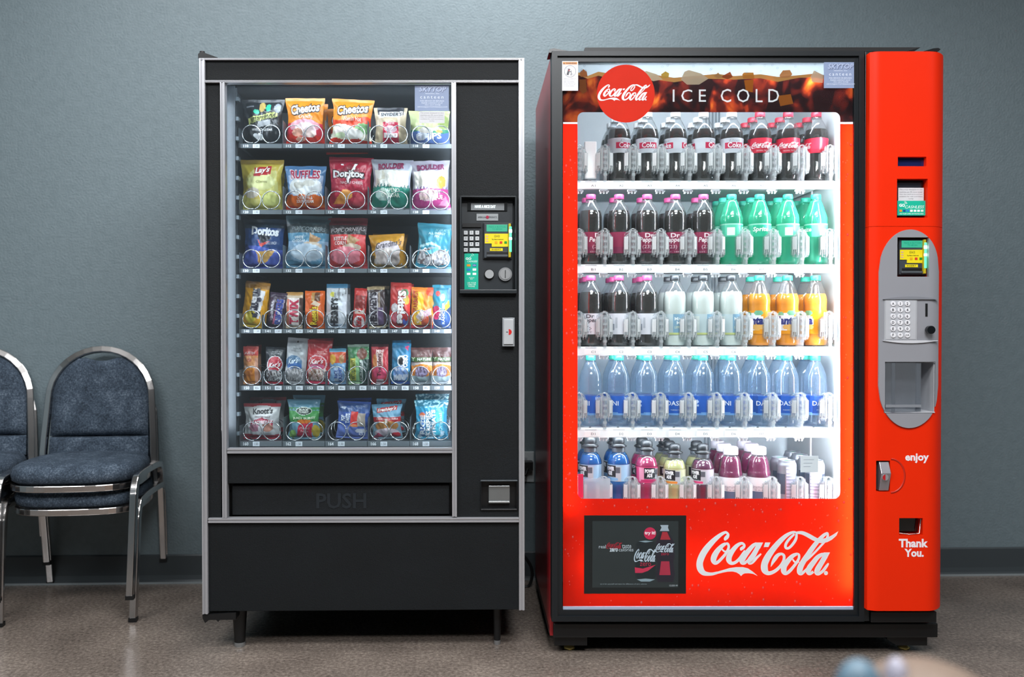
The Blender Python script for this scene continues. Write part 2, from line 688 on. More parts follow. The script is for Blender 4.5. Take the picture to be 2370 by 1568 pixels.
def copy_tree(o, parent=None):
    c = o.copy()
    COL.objects.link(c)
    if parent:
        c.parent = parent
    for ch in [x for x in o.children]:
        copy_tree(ch, c)
    return c


class Frame:
    """upright local frame: x along a front face, y into it, z up from the floor"""
    def __init__(self, px, depth, rz):
        self.rz = rz
        self.ex = Vector((cos(rz), sin(rz), 0))
        self.ey = Vector((-sin(rz), cos(rz), 0))
        d = FW + RT * ((px - PPX) / FPX)
        p = CAM + d * depth
        self.o = Vector((p.x, p.y, 0))

    def loc(self, u, v, d=0.0):
        """photo pixel -> (x, z) on the local plane y = d"""
        D = FW + RT * ((u - PPX) / FPX) + UP * ((PPY - v) / FPX)
        t = (d - (CAM - self.o).dot(self.ey)) / D.dot(self.ey)
        q = CAM + D * t - self.o
        return q.dot(self.ex), q.z

    def x(self, u, d=0.0):
        return self.loc(u, 761, d)[0]

    def z(self, v, d=0.0, u=1185):
        return self.loc(u, v, d)[1]

    def world(self, x, y, z):
        return self.o + self.ex * x + self.ey * y + Vector((0, 0, z))

    def rect(self, u0, v0, u1, v1, d):
        """pixel rectangle -> x0, x1, z0, z1 at plane d"""
        um, vm = (u0 + u1) / 2, (v0 + v1) / 2
        return self.loc(u0, vm, d)[0], self.loc(u1, vm, d)[0], self.loc(um, v1, d)[1], self.loc(um, v0, d)[1]

    def pbox(self, mb, u0, v0, u1, v1, d0, d1, mat):
        x0, x1, z0, z1 = self.rect(u0, v0, u1, v1, d0)
        return mb.box(x0, x1, d0, d1, z0, z1, mat)

    def ptext(self, mb, s, u0, v0, u1, v1, d, mat, **kw):
        x0, x1, z0, z1 = self.rect(u0, v0, u1, v1, d)
        return mb.text(s, (x0, z0, x1, z1), lambda a, b: (a, d, b), mat, **kw)

    def ppoly(self, mb, pts, d, mat, d1=None):
        q = [self.loc(u, v, d) for u, v in pts]
        return mb.flat(q, d, mat) if d1 is None else mb.prism(q, d, d1, mat)


SN = Frame(840, 2.72, radians(-0.9))       # snack machine front
CO = Frame(1640, 2.665, radians(-2.0))     # drink machine front
# ================================================================== the room
RX0, RX1, RY0, RZ1 = -3.6, 4.2, -7.0, 2.9
t = 0.1
for nm, bx, mt in (('wall_back', (RX0, RX1, 0, t, 0, RZ1), WALLM), ('wall_left', (RX0 - t, RX0, RY0, t, 0, RZ1), WALLM),
                   ('wall_right', (RX1, RX1 + t, RY0, t, 0, RZ1), WALLM), ('wall_front', (RX0, RX1, RY0 - t, RY0, 0, RZ1), M('#5a6063', 0.6)),
                   ('floor', (RX0 - t, RX1 + t, RY0 - t, t, -0.1, 0), FLOORM), ('ceiling', (RX0 - t, RX1 + t, RY0 - t, t, RZ1, RZ1 + 0.1), M('#c9ccca', 0.8))):
    tag(MB().box(*bx, mt).build(nm), kind='structure')
bb = MB()
prof = [(0, 0.0), (-0.022, 0.0), (-0.010, 0.012), (-0.007, 0.03), (-0.006, 0.105), (-0.003, 0.11), (0, 0.11)]
vs = [(x, y, z) for x in (RX0, RX1) for y, z in prof]
n = len(prof)
bb.add(vs, [(i, i + 1, n + i + 1, n + i) for i in range(n - 1)], M('#3b4246', 0.5, 0, 0.08, 3))
tag(bb.build('baseboard_back'), kind='structure')
tag(MB().box(RX0, RX1, -0.026, -0.0225, 0.0, 0.007, M('#8c9497', 0.4)).build('trim_1'), kind='structure')

# outlet plate, plugs and cord between the machines
op = empty('wall_outlet', (0, 0, 0))
tag(op, 'grey double outlet plate on the wall in the gap between the two machines', 'outlet')
WF = Frame(1200, 3.52, 0.0)
WF.o = Vector((0, 0, 0))
m = MB()
x0, x1, z0, z1 = WF.rect(1186, 1046, 1236, 1117, -0.008)
m.box(x0, x1, -0.008, 0.0, z0, z1, M('#c6cccf', 0.45))
m.build('cover_plate', op, 0.003)
for k in (0.3, 0.7):
    zc = z0 + (z1 - z0) * k
    m = MB()
    m.box((x0 + x1) / 2 - 0.017, (x0 + x1) / 2 + 0.017, -0.011, -0.006, zc - 0.014, zc + 0.014, M('#a9afb3', 0.4))
    m.build('socket', op, 0.004)
pl = MB()
xc, zc = WF.loc(1226, 1078, -0.03)
pl.box(xc - 0.035, xc + 0.012, -0.05, -0.012, zc - 0.018, zc + 0.018, BLACK)
pl.tube([(xc - 0.01, -0.05, zc - 0.01), (xc - 0.02, -0.065, zc - 0.03), (xc - 0.05, -0.06, zc - 0.06), (xc - 0.12, -0.05, zc - 0.09)], 0.005, BLACK)
tag(pl.build('power_plug', None, 0.004), 'black angled power plug with its cord pushed into the wall outlet', 'plug')
cb = MB()
xa, za = WF.loc(1212, 1285, -0.12)
cb.tube([p for p in spline([(xa - 0.1, -0.12, za + 0.02), (xa - 0.02, -0.12, za + 0.01), (xa + 0.03, -0.12, za - 0.05), (xa + 0.02, -0.12, za - 0.12), (xa - 0.04, -0.12, 0.008), (xa - 0.2, -0.12, 0.007)], 6)], 0.006, BLACK)
CORD = cb
# ================================================================== snack machine
sm = empty('snack_vending_machine', SN.o, SN.rz)
tag(sm, 'charcoal snack vending machine with silver trim, standing left of the red drink machine', 'vending machine')
cord = CORD.build('power_cord', sm)
cord.matrix_parent_inverse = (Matrix.Translation(SN.o) @ Matrix.Rotation(SN.rz, 4, 'Z')).inverted()
XL, XR = SN.x(463), SN.x(1212.5)
ZT, ZB = SN.z(137.5, 0, 840), SN.z(1413, 0, 840)
DP = 0.72
SIDE = M('#15181b', 0.4)
INN = M('#32393e', 0.5, 0, 0.05, 8)
INB = M('#525b60', 0.5, 0, 0.05, 8)
# hollow cabinet
wx0, wx1, wz0, wz1 = SN.rect(525, 192, 1047, 1038, 0.0)
m = MB()
m.box(XL + 0.004, XL + 0.02, 0.03, DP, ZB, ZT - 0.004, SIDE)
m.box(XR - 0.02, XR - 0.004, 0.03, DP, ZB, ZT - 0.004, SIDE)
m.box(XL + 0.02, XR - 0.02, 0.03, DP, ZT - 0.022, ZT - 0.004, SIDE)
m.box(XL + 0.02, XR - 0.02, 0.03, DP, ZB, ZB + 0.018, SIDE)
m.box(XL + 0.02, XR - 0.02, DP - 0.015, DP, ZB + 0.018, ZT - 0.022, SIDE)
m.build('cabinet', sm)
ix0, ix1 = wx0 - 0.032, wx1 + 0.03
m = MB()
m.box(ix0 - 0.01, ix0, 0.03, 0.56, wz0 - 0.02, wz1 + 0.05, INN)
m.box(ix1, ix1 + 0.01, 0.03, 0.56, wz0 - 0.02, wz1 + 0.05, INN)
m.box(ix0, ix1, 0.55, 0.56, wz0 - 0.02, wz1 + 0.05, INB)
m.box(ix0, ix1, 0.03, 0.56, wz1 + 0.04, wz1 + 0.05, INN)
m.box(ix0, ix1, 0.03, 0.56, wz0 - 0.03, wz0 - 0.02, INB)
m.build('inner_liner', sm)
m = MB()
for dd in (0.075, 0.10):
    m.box(wx0 - 0.03, wx0 + 0.008, dd, dd + 0.004, wz0 - 0.01, wz1 + 0.01, INN)
for i in range(18):
    zz = wz0 + 0.03 + i * 0.062
    m.box(wx0 + 0.008, wx0 + 0.018, 0.078, 0.1, zz, zz + 0.012, M('#4c565c', 0.4))
m.build('tray_rail', sm)


def panel(name, u0, v0, u1, v1, d0, d1, mat, bevel=0.0015):
    mb = MB()
    SN.pbox(mb, u0, v0, u1, v1, d0, d1, mat)
    return mb.build(name, sm, bevel)


panel('header_panel', 474, 139, 1201, 189, 0.004, 0.03, CHARCOAL)
panel('side_panel', 475, 190, 511, 1200, 0.006, 0.03, CHARCOAL)
lp = panel('lower_panel', 482, 1208, 1202, 1414, 0.004, 0.03, CHARCOAL)
up = panel('apron_panel', 525, 1046, 1048, 1119, 0.005, 0.03, CHARCOAL)
# right-hand panel with the control recess
cx0, cx1, cz0, cz1 = SN.rect(1064, 455, 1196, 680, 0.0)
px0, px1, pz0, pz1 = SN.rect(1055, 190, 1202, 1202, 0.0)
kx0, kx1, kz0, kz1 = SN.rect(1112, 1112, 1198, 1182, 0.0)
m = MB()
m.box(px0, px1, 0.006, 0.03, cz1, pz1, CHARCOAL)
m.box(px0, px1, 0.006, 0.03, kz1, cz0, CHARCOAL)
m.box(px0, px1, 0.006, 0.03, pz0, kz0, CHARCOAL)
m.box(px0, kx0, 0.006, 0.03, kz0, kz1, CHARCOAL)
m.box(px0, cx0, 0.006, 0.03, cz0, cz1, CHARCOAL)
m.box(cx1, px1, 0.006, 0.03, cz0, cz1, CHARCOAL)
m.box(kx1, px1, 0.006, 0.03, kz0, kz1, CHARCOAL)
m.build('control_panel', sm)

# silver extrusions: ridged bars


def bar(name, pa, pb, wid, vert):
    mb = MB()
    (xa, za), (xb, zb) = SN.loc(*pa), SN.loc(*pb)
    mx = SN.x(840 + wid) - SN.x(840)
    if vert:
        for a, b, d in ((-0.5, 0.5, 0.0), (-0.46, -0.2, -0.003), (0.12, 0.44, -0.003)):
            q = [((xa + mx * a), za), ((xa + mx * b), za), ((xb + mx * b), zb), ((xb + mx * a), zb)]
            mb.prism(q, d - 0.004, 0.02, ALU)
    else:
        for a, b, d in ((-0.5, 0.5, 0.0), (-0.46, -0.12, -0.003), (0.16, 0.46, -0.003)):
            q = [(xa, za + mx * a), (xb, zb + mx * a), (xb, zb + mx * b), (xa, za + mx * b)]
            mb.prism(q, d - 0.004, 0.02, ALU)
    return mb.build(name, sm, 0.0012)


bar('trim_bar', (468.5, 137), (476, 1421), 13, True)
bar('trim_bar', (1206.5, 137), (1207.5, 1412), 13, True)
bar('trim_bar', (462, 138), (1213, 138), 4, False)
bar('trim_bar', (475, 189.5), (1200, 189.5), 5, False)
bar('trim_bar', (515.5, 192), (521, 1199), 11, True)
bar('trim_bar', (1050, 192), (1052, 1196), 11, True)
bar('trim_bar', (527, 1044), (1047, 1043), 12, False)
bar('trim_bar', (483, 1205), (1201, 1203.5), 11, False)
gp = MB()
gx0, gx1, gz0, gz1 = SN.rect(523, 191, 1046, 1039, 0.012)
gp.box(gx0, gx1, 0.012, 0.016, gz0, gz1, clear('#f4f8f9', 0.02, 0.022, '#cddae2', ior=1.3, name='glass'))  # small diffuse share paints bloom and reflection haze into the pane
gp.build('glass_pane', sm)

# delivery flap, recessed, with the word embossed
m = MB()
SN.pbox(m, 526, 1119, 1047, 1198, 0.05, 0.055, BLACK)
m.build('delivery_recess', sm)
m = MB()
fx0, fx1, fz0, fz1 = SN.rect(537, 1123, 1040, 1192, 0.022)
m.box(fx0, fx1, 0.022, 0.045, fz0, fz1, CHARCOAL)
SN.ptext(m, 'PUSH', 732, 1142, 848, 1178, 0.0205, M('#1d2328', 0.35), bold=0.02)
m.build('delivery_flap', sm, 0.002)

# lamps inside the window frame
m = MB()
m.tube([(wx0 + 0.03, 0.045, wz1 + 0.022), (wx1 - 0.03, 0.045, wz1 + 0.022)], 0.007, lamp_mat('#eef4ff', 50), 8)
m.build('lamp_or_fill_tube', sm)
m = MB()
m.tube([(wx0 - 0.017, 0.042, wz0 + 0.05), (wx0 - 0.017, 0.042, wz1 - 0.04)], 0.005, lamp_mat('#eef4ff', 30), 8)
m.build('lamp_or_fill_tube', sm)
m = MB()
m.tube([(wx1 + 0.014, 0.042, wz0 + 0.05), (wx1 + 0.014, 0.042, wz1 - 0.04)], 0.005, lamp_mat('#eef4ff', 85), 8)
m.build('lamp_or_fill_tube', sm)

# hinges
m = MB()
hx, hz = SN.loc(463, 137)
m.prism([(hx - 0.006, hz + 0.002), (hx - 0.006, hz + 0.016), (hx + 0.004, hz + 0.024), (hx + 0.018, hz + 0.018), (hx + 0.052, hz + 0.006), (hx + 0.06, hz + 0.0005)], 0.0, 0.05, BLACKG)
m.tube([(hx + 0.004, 0.01, hz + 0.016), (hx + 0.004, 0.01, hz + 0.026)], 0.008, BLACKG, 10)
m.build('hinge', sm, 0.002)
m = MB()
hx, hz = SN.loc(470, 1424)
m.prism([(hx - 0.002, hz), (hx + 0.1, hz + 0.006), (hx + 0.1, hz - 0.016), (hx + 0.05, hz - 0.016), (hx + 0.046, hz - 0.023), (hx + 0.04, hz - 0.016), (hx + 0.018, hz - 0.016), (hx + 0.006, hz - 0.026), (hx - 0.002, hz - 0.01)], 0.0, 0.06, BLACK)
m.build('hinge', sm, 0.0015)

# legs
LEGS = []
for u, w in ((553, 1.0), (1151, 0.62)):
    lx = SN.x(u, 0.07)
    zt = ZB + 0.008
    for ly in (0.07, 0.62):
        m = MB()
        m.lathe([(0.0165 * w, 0.012), (0.024 * w, zt - 0.005), (0.024 * w, zt)], BLACK, 20, (lx, ly))
        lg = m.build('leg', sm)
        m = MB()
        m.lathe([(0.0175 * w, 0.0), (0.0185 * w, 0.004), (0.017 * w, 0.013)], STEEL, 20, (lx, ly))
        m.build('foot', lg)

# ---- control box
cbx = MB()
e = 0.006
cbx.box(cx0, cx1, 0.028, 0.032, cz0, cz1, M('#202529', 0.4))
cbx.box(cx0, cx0 + e, -0.012, 0.03, cz0, cz1, M('#1b2024', 0.35))
cbx.box(cx1 - e, cx1, -0.012, 0.03, cz0, cz1, M('#1b2024', 0.35))
cbx.box(cx0, cx1, -0.012, 0.03, cz1 - e * 0.7, cz1, M('#23282c', 0.35))
cbx.box(cx0, cx1, -0.014, 0.03, cz0, cz0 + 0.012, M('#23282c', 0.35))
co_ = cbx.build('control_box', sm, 0.0015)
m = MB()
SN.pbox(m, 1068, 464, 1187, 672, 0.018, 0.028, M('#262b2f', 0.4))
m.build('face_plate', co_, 0.001)
m = MB()
SN.pbox(m, 1082, 469, 1174, 488, 0.014, 0.02, BLACKG)
SN.pbox(m, 1090, 471, 1167, 487, 0.013, 0.016, M('#7d8184', 0.25))
SN.ptext(m, 'HAVE A NICE DAY', 1099, 475, 1147, 482, 0.0122, lamp_mat('#e8fbff', 2.2), bold=0.03)
m.build('display_window', co_)
m = MB()
SN.pbox(m, 1103, 495, 1153, 511, 0.016, 0.019, M('#a6abae', 0.3, 0.3))
SN.ptext(m, 'AMERICAN', 1106, 501, 1124, 505, 0.0152, ink('#303338'))
SN.ptext(m, 'PRODUCTS', 1132, 501, 1150, 505, 0.0152, ink('#303338'))
x, z = SN.loc(1128, 503, 0.015)
m.disc_y(x, z, 0.005, 0.0148, 0.016, ink('#a02040'), 14)
m.build('maker_plate', co_)
m = MB()
SN.pbox(m, 1070, 517, 1114, 526, 0.012, 0.02, BLACK)
m.build('keypad_hood', co_)
KEY = M('#c4c8cb', 0.35)
ks = 'HJKFGCDEAB0'
KN = ['1', '2', '3', '4', '5', '6', '7', '8', '9', '*', '']
for r in range(4):
    for c in range(3):
        i = r * 3 + c
        if i > 10:
            continue
        u, v = 1078 + 13.3 * c, 539 + 13.3 * r
        w = 4.6 if i < 10 else 11.5
        if i == 10:
            u = 1098.3
        m = MB()
        SN.pbox(m, u - w, v - 4.6, u + w, v + 4.6, 0.011, 0.019, KEY)
        if KN[i]:
            SN.ptext(m, KN[i], u - 2.2, v - 3, u + 2.2, v + 1, 0.0105, ink('#50555a'), keep=True)
        m.build('key', co_, 0.0012)
TEAL = M('#10b495', 0.4)


def cashless(mb, F, u0, v0, u1, v1, d, tall):
    """teal payment sticker"""
    F.pbox(mb, u0, v0, u1, v1, d, d + 0.0012, TEAL)
    w, h = u1 - u0, v1 - v0
    wm, dd = ink('#e8fff8'), d - 0.0003
    if tall:
        F.ptext(mb, 'GO', u0 + w * .08, v0 + h * .11, u0 + w * .5, v0 + h * .18, dd, wm, bold=0.04)
        F.ptext(mb, 'CASHLESS', u0 + w * .2, v0 + h * .195, u0 + w * .93, v0 + h * .245, dd, wm, shear=0.2)
        for k in range(3):
            x, z = F.loc(u0 + w * (.42 + .05 * k), v0 + h * (.10 - .02 * k), dd)
            mb.tube([(x + 0.002 * (k + 1) * cos(a), dd, z + 0.002 * (k + 1) * sin(a)) for a in [radians(q) for q in range(0, 91, 15)]], 0.0006, wm, 4)
        for r, cc in enumerate((('#e8962a', '#1b3f9a'), ('#2f7fd0', '#f4f6f6'), ('#f4f6f6', '#f4f6f6'))):
            for c in range(2):
                cu, cv = u0 + w * (.3 + .42 * c), v0 + h * (.33 + .12 * r)
                F.pbox(mb, cu - w * .13, cv - h * .03, cu + w * .13, cv + h * .03, d - 0.0005, d, ink(cc[c]))
                if r == 0 and c == 1:
                    F.ptext(mb, 'VISA', cu - w * .11, cv - h * .018, cu + w * .11, cv + h * .018, d - 0.0008, wm, shear=.2)
        F.ptext(mb, 'Android\nPAY', u0 + w * .32, v0 + h * .66, u0 + w * .7, v0 + h * .73, dd, wm)
        F.ptext(mb, 'USE YOUR\nCARD OR\nPHONE', u0 + w * .2, v0 + h * .8, u0 + w * .84, v0 + h * .94, dd, wm)
    else:
        F.ptext(mb, 'GO', u0 + w * .06, v0 + h * .2, u0 + w * .27, v0 + h * .42, dd, wm, bold=0.05)
        F.ptext(mb, 'CASHLESS', u0 + w * .27, v0 + h * .32, u0 + w * .95, v0 + h * .52, dd, wm, shear=0.25)
        for k in range(3):
            x, z = F.loc(u0 + w * .25, v0 + h * .22, dd)
            mb.tube([(x + 0.0025 * (k + 1) * cos(a), dd, z + 0.0025 * (k + 1) * sin(a)) for a in [radians(q) for q in range(0, 91, 15)]], 0.0007, wm, 4)
        for c, hx_ in enumerate(('#e8962a', '#1b3f9a', '#2f7fd0', '#f4f6f6', '#f4f6f6', '#f4f6f6', '#d8f2ea')):
            cu, cv = u0 + w * (.12 + .127 * c), v0 + h * .68
            F.pbox(mb, cu - w * .045, cv - h * .07, cu + w * .045, cv + h * .07, d - 0.0005, d, ink(hx_))
        F.ptext(mb, 'USE YOUR CARD OR PHONE HERE', u0 + w * .07, v0 + h * .84, u0 + w * .93, v0 + h * .93, dd, wm)


m = MB()
cashless(m, SN, 1075, 587, 1107, 670, 0.0165, True)
m.build('payment_sticker', co_)


def card_reader(F, u0, v0, u1, v1, d, parent, green=True):
    """dark reader: screen, yellow notice, slot, lit green edge. d = plane of its face"""
    w, h = u1 - u0, v1 - v0

    def U(a):
        return u0 + w * a

    def V(b):
        return v0 + h * b
    mb = MB()
    F.pbox(mb, U(0), V(0), U(1), V(1), d, d + 0.02, M('#15191d', 0.35))
    F.pbox(mb, U(.04), V(.03), U(.9), V(.97), d - 0.006, d, M('#3a4046', 0.4))
    F.pbox(mb, U(.12), V(.79), U(.86), V(.94), d - 0.0065, d - 0.004, BLACK)
    F.pbox(mb, U(.12), V(.88), U(.86), V(.94), d - 0.012, d - 0.004, M('#454b50', 0.4))
    rd = mb.build('card_reader', parent, 0.0015)
    mb = MB()
    F.pbox(mb, U(.12), V(.05), U(.84), V(.24), d - 0.0072, d - 0.005, lamp_mat('#16c79c', 0.8))
    F.ptext(mb, 'PRESS A BUTTON\nTO BEGIN', U(.2), V(.09), U(.78), V(.2), d - 0.0075, ink('#0b8f72'))
    mb.build('screen', rd)
    mb = MB()
    yl = M('#e6d21a', 0.4)
    F.ppoly(mb, [(U(.06), V(.3)), (U(.87), V(.3)), (U(.87), V(.66)), (U(.3), V(.66)), (U(.3), V(.57)), (U(.06), V(.57))], d - 0.0075, yl, d - 0.005)
    F.ptext(mb, '((o))', U(.38), V(.33), U(.58), V(.41), d - 0.0079, ink('#303010'), keep=True)
    F.ptext(mb, 'Tap, Swipe or Insert card', U(.3), V(.44), U(.7), V(.48), d - 0.0079, ink('#303010'), bold=0.02)
    for a, c in ((.45, '#e0a21a'), (.62, '#d2342a'), (.78, '#1f8f2f')):
        F.pbox(mb, U(a - .045), V(.51), U(a + .045), V(.575), d - 0.0082, d - 0.0074, ink(c))
    for b in (.35, .42, .49):
        F.pbox(mb, U(.1), V(b), U(.18), V(b + .03), d - 0.0079, d - 0.0074, ink('#c9a0a0'))
    F.pbox(mb, U(.24), V(.7), U(.68), V(.775), d - 0.0075, d - 0.005, yl)
    F.ptext(mb, 'INSERT', U(.3), V(.715), U(.62), V(.755), d - 0.0079, ink('#404010'))
    mb.build('notice_sticker', rd)
    mb = MB()
    F.pbox(mb, U(.88), V(.02), U(.965), V(.95), d - 0.016, d, M('#b9a51c', 0.35))
    F.pbox(mb, U(.905), V(.1), U(.99), V(.8), d - 0.0175, d - 0.004, lamp_mat('#5dffb4', 1.6))
    F.pbox(mb, U(.9), V(.18), U(1.0), V(.27), d - 0.0185, d - 0.004, lamp_mat('#d8fff0', 5))
    F.pbox(mb, U(.9), V(.4), U(1.0), V(.47), d - 0.0185, d - 0.004, lamp_mat('#d8fff0', 5))
    mb.build('light_or_fill_strip', rd, 0.001)
    return rd


card_reader(SN, 1118, 516, 1185, 600, 0.012, co_)
m = MB()
x, z = SN.loc(1132.5, 635, 0.01)
m.disc_y(x, z, 0.0165, 0.014, 0.02, BLACK, 24)
m.disc_y(x, z, 0.0135, 0.006, 0.018, M('#a9acae', 0.3, 0.2), 24)
m.build('return_button', co_, 0.002)
m = MB()
x, z = SN.loc(1169.5, 635, 0.01)
m.disc_y(x, z, 0.021, 0.01, 0.02, M('#b4b6b8', 0.25, 0.6), 28)
m.disc_y(x, z, 0.0165, 0.008, 0.018, M('#c8cacb', 0.25, 0.6), 28)
m.box(x - 0.0012, x + 0.0012, 0.0072, 0.01, z - 0.013, z + 0.013, BLACK)
m.build('coin_slot', co_, 0.0015)
m = MB()
SN.pbox(m, 1163, 736, 1191, 802, -0.012, 0.008, M('#a5a9ad', 0.3, 0.3))
SN.pbox(m, 1166, 740, 1188, 797, -0.016, -0.01, M('#c6c9cc', 0.3, 0.3))
x, z = SN.loc(1177.5, 769, -0.017)
m.add([(x, -0.0166, z + 0.009)] + [(x + 0.009 * cos(radians(q)), -0.0166, z + 0.009 * sin(radians(q))) for q in range(-90, 91, 15)], [(0,) + tuple(range(1, 14))], ink('#c8201e'))
m.box(x - 0.008, x - 0.002, -0.0168, -0.016, z - 0.001, z + 0.001, BLACK)
m.build('door_latch', sm, 0.003)
# coin return cup
m = MB()
m.box(kx0, kx1, 0.026, 0.03, kz0, kz1, BLACK)
m.box(kx0, kx1, -0.002, 0.03, kz1 - 0.004, kz1, M('#3a4146', 0.3))
m.box(kx0, kx0 + 0.003, 0.0, 0.03, kz0, kz1, BLACKG)
m.box(kx1 - 0.003, kx1, 0.0, 0.03, kz0, kz1, BLACKG)
m.box(kx0, kx1, 0.0, 0.03, kz0, kz0 + 0.004, BLACKG)
rc = m.build('coin_return', sm, 0.001)
m = MB()
SN.pbox(m, 1131, 1125, 1180, 1165, 0.018, 0.026, M('#8e9496', 0.25, 0.7))
SN.pbox(m, 1131, 1161, 1180, 1165, 0.012, 0.02, M('#b4babc', 0.25, 0.7))
m.build('flap', rc, 0.001)
# stickers on the glass
m = MB()
SKY = M('#8696b6', 0.4)


def skytop(mb, F, u0, v0, u1, v1, d):
    F.pbox(mb, u0, v0, u1, v1, d, d + 0.0008, SKY)
    w, h = u1 - u0, v1 - v0
    wt, dd = ink('#dfe7f4'), d - 0.0003
    F.ptext(mb, 'SKYTOP', u0 + w * .13, v0 + h * .07, u0 + w * .93, v0 + h * .28, d - 0.0002, ink('#4d5876'), bold=0.05, shear=0.25)
    F.ptext(mb, 'SKYTOP', u0 + w * .12, v0 + h * .055, u0 + w * .92, v0 + h * .26, d - 0.0004, ink('#a9b6d2'), bold=0.03, shear=0.25)
    F.ptext(mb, 'VENDING, INC', u0 + w * .3, v0 + h * .31, u0 + w * .72, v0 + h * .355, dd, wt)
    F.ptext(mb, 'canteen', u0 + w * .16, v0 + h * .42, u0 + w * .84, v0 + h * .52, dd, wt, space=1.5)
    F.ptext(mb, 'FOR SERVICE OR REFUNDS', u0 + w * .16, v0 + h * .585, u0 + w * .86, v0 + h * .64, dd, wt)
    F.ptext(mb, 'PLEASE CONTACT US AT', u0 + w * .2, v0 + h * .665, u0 + w * .82, v0 + h * .72, dd, wt)
    F.ptext(mb, '701-257-9798', u0 + w * .29, v0 + h * .745, u0 + w * .75, v0 + h * .79, dd, wt)
    F.ptext(mb, 'SERVICE@SKYTOPVENDING.COM', u0 + w * .08, v0 + h * .82, u0 + w * .95, v0 + h * .88, dd, wt)


skytop(m, SN, 960, 197, 1039, 257, 0.0105)
m.build('service_sticker', sm)


def notice(mb, F, u0, v0, u1, v1, d):
    F.pbox(mb, u0, v0, u1, v1, d, d + 0.0008, M('#cfd0d4', 0.6))
    w, h = u1 - u0, v1 - v0
    for i, s in enumerate(('The prices displayed on this', 'machine are 2% more lower', 'than the retail price and are', 'available for cash purchases', 'only')):
        a = .05 if i < 4 else .4
        F.ptext(mb, s, u0 + w * a, v0 + h * (.1 + .17 * i), u0 + w * (1 - a), v0 + h * (.19 + .17 * i), d - 0.0003, ink('#6b6d72'))


m = MB()
notice(m, SN, 970, 258, 1029, 285, 0.0105)
m.build('price_notice', sm)

# ---- trays, coils, price tags
ROWS = [(333, 343, 110, True), (486, 496, 120, True), (622, 632, 130, True), (762, 772, 140, False), (893, 904, 150, False), (1022, 1034, 160, True)]
TD = 0.10
TRAYZ = []
LIP = M('#6a7278', 0.4, 0.1, 0.05, 20)
LIPD = M('#4c545a', 0.4)
TAGW = M('#dfe6ee', 0.5)
COIL = M('#d9dde2', 0.18, 0.9)


def coil_mesh(hand):
    mb = MB()
    pts = []
    R = 0.0288
    for i in range(int(5.4 * 24)):
        a = i / 24.0
        y = 0.012 * a if a < 1 else (0.012 + 0.26 * (a - 1) if a < 1.25 else 0.077 + 0.07 * (a - 1.25))
        th = -pi / 2 + hand * (0.25 - 2 * pi * a)
        pts.append((R * cos(th), y, R * sin(th)))
    mb.tube(pts, 0.0017, COIL, 6)
    return mb


coil_me = [coil_mesh(1).build('coil').data, coil_mesh(-1).build('coil').data]
for o in [o for o in COL.objects if o.name.startswith('coil')]:
    bpy.data.objects.remove(o)
tx0, tx1 = SN.x(553, TD), SN.x(1046, TD)
WIDE = [604, 703, 801, 899.5, 997]
NARROW = [581 + 49 * i for i in range(10)]
for r, (va, vb, num, wide) in enumerate(ROWS):
    za, zb = SN.z(va, TD, 800), SN.z(vb, TD, 800)
    TRAYZ.append(za)
    m = MB()
    m.box(tx0, tx1, TD + 0.001, 0.52, za - 0.003, za - 0.001, LIPD)
    m.box(tx0, tx1, TD, TD + 0.003, zb, za, LIPD)
    m.box(tx0, tx0 + 0.0015, TD + 0.002, 0.52, za - 0.01, za + 0.05, LIPD)
    tray = m.build('tray', sm)
    cols = WIDE if wide else NARROW
    hw = 48 if wide else 24
    for i, u in enumerate(cols):
        x = SN.x(u, TD)
        mb = MB()
        SN.pbox(mb, u - hw, va + 0.5, min(u + hw, 1044.5), vb, TD - 0.003, TD, LIP)
        mb.build('price_rail', tray, 0.0006)
        n = num + i * (2 if wide else 1)
        a = u - hw + (7 if wide else 8)
        mb = MB()
        SN.ptext(mb, str(n), a, va + 2, a + 12, vb - 2, TD - 0.0034, ink('#eef2f6'), bold=0.03)
        mb.build('slot_number', tray)
        mb = MB()
        a = u - hw + (29 if wide else 30)
        SN.pbox(mb, a, va + 1, a + 15.5, vb - 0.5, TD - 0.0045, TD - 0.003, TAGW)
        SN.ptext(mb, '85c' if num == 150 else '1.50', a + 3, va + 3, a + 12.5, vb - 3, TD - 0.0048, ink('#3c4250'))
        mb.build('price_tag', tray)
        if i:
            dv = MB()
            dx = SN.x(u - hw, TD)
            dv.box(dx - 0.0008, dx + 0.0008, TD + 0.004, 0.5, za - 0.001, za + (0.075 if wide else 0.045), LIPD)
            dv.build('divider', tray)
        for hand, du in (((1, -22.3), (-1, 22.8)) if wide else ((1, 0),)):
            o = bpy.data.objects.new('coil', coil_me[0 if hand == 1 else 1])
            COL.objects.link(o)
            o.parent = tray
            o.location = (SN.x(u + du, TD), TD + 0.004, za + 0.0315)

# ================================================================== snack packs


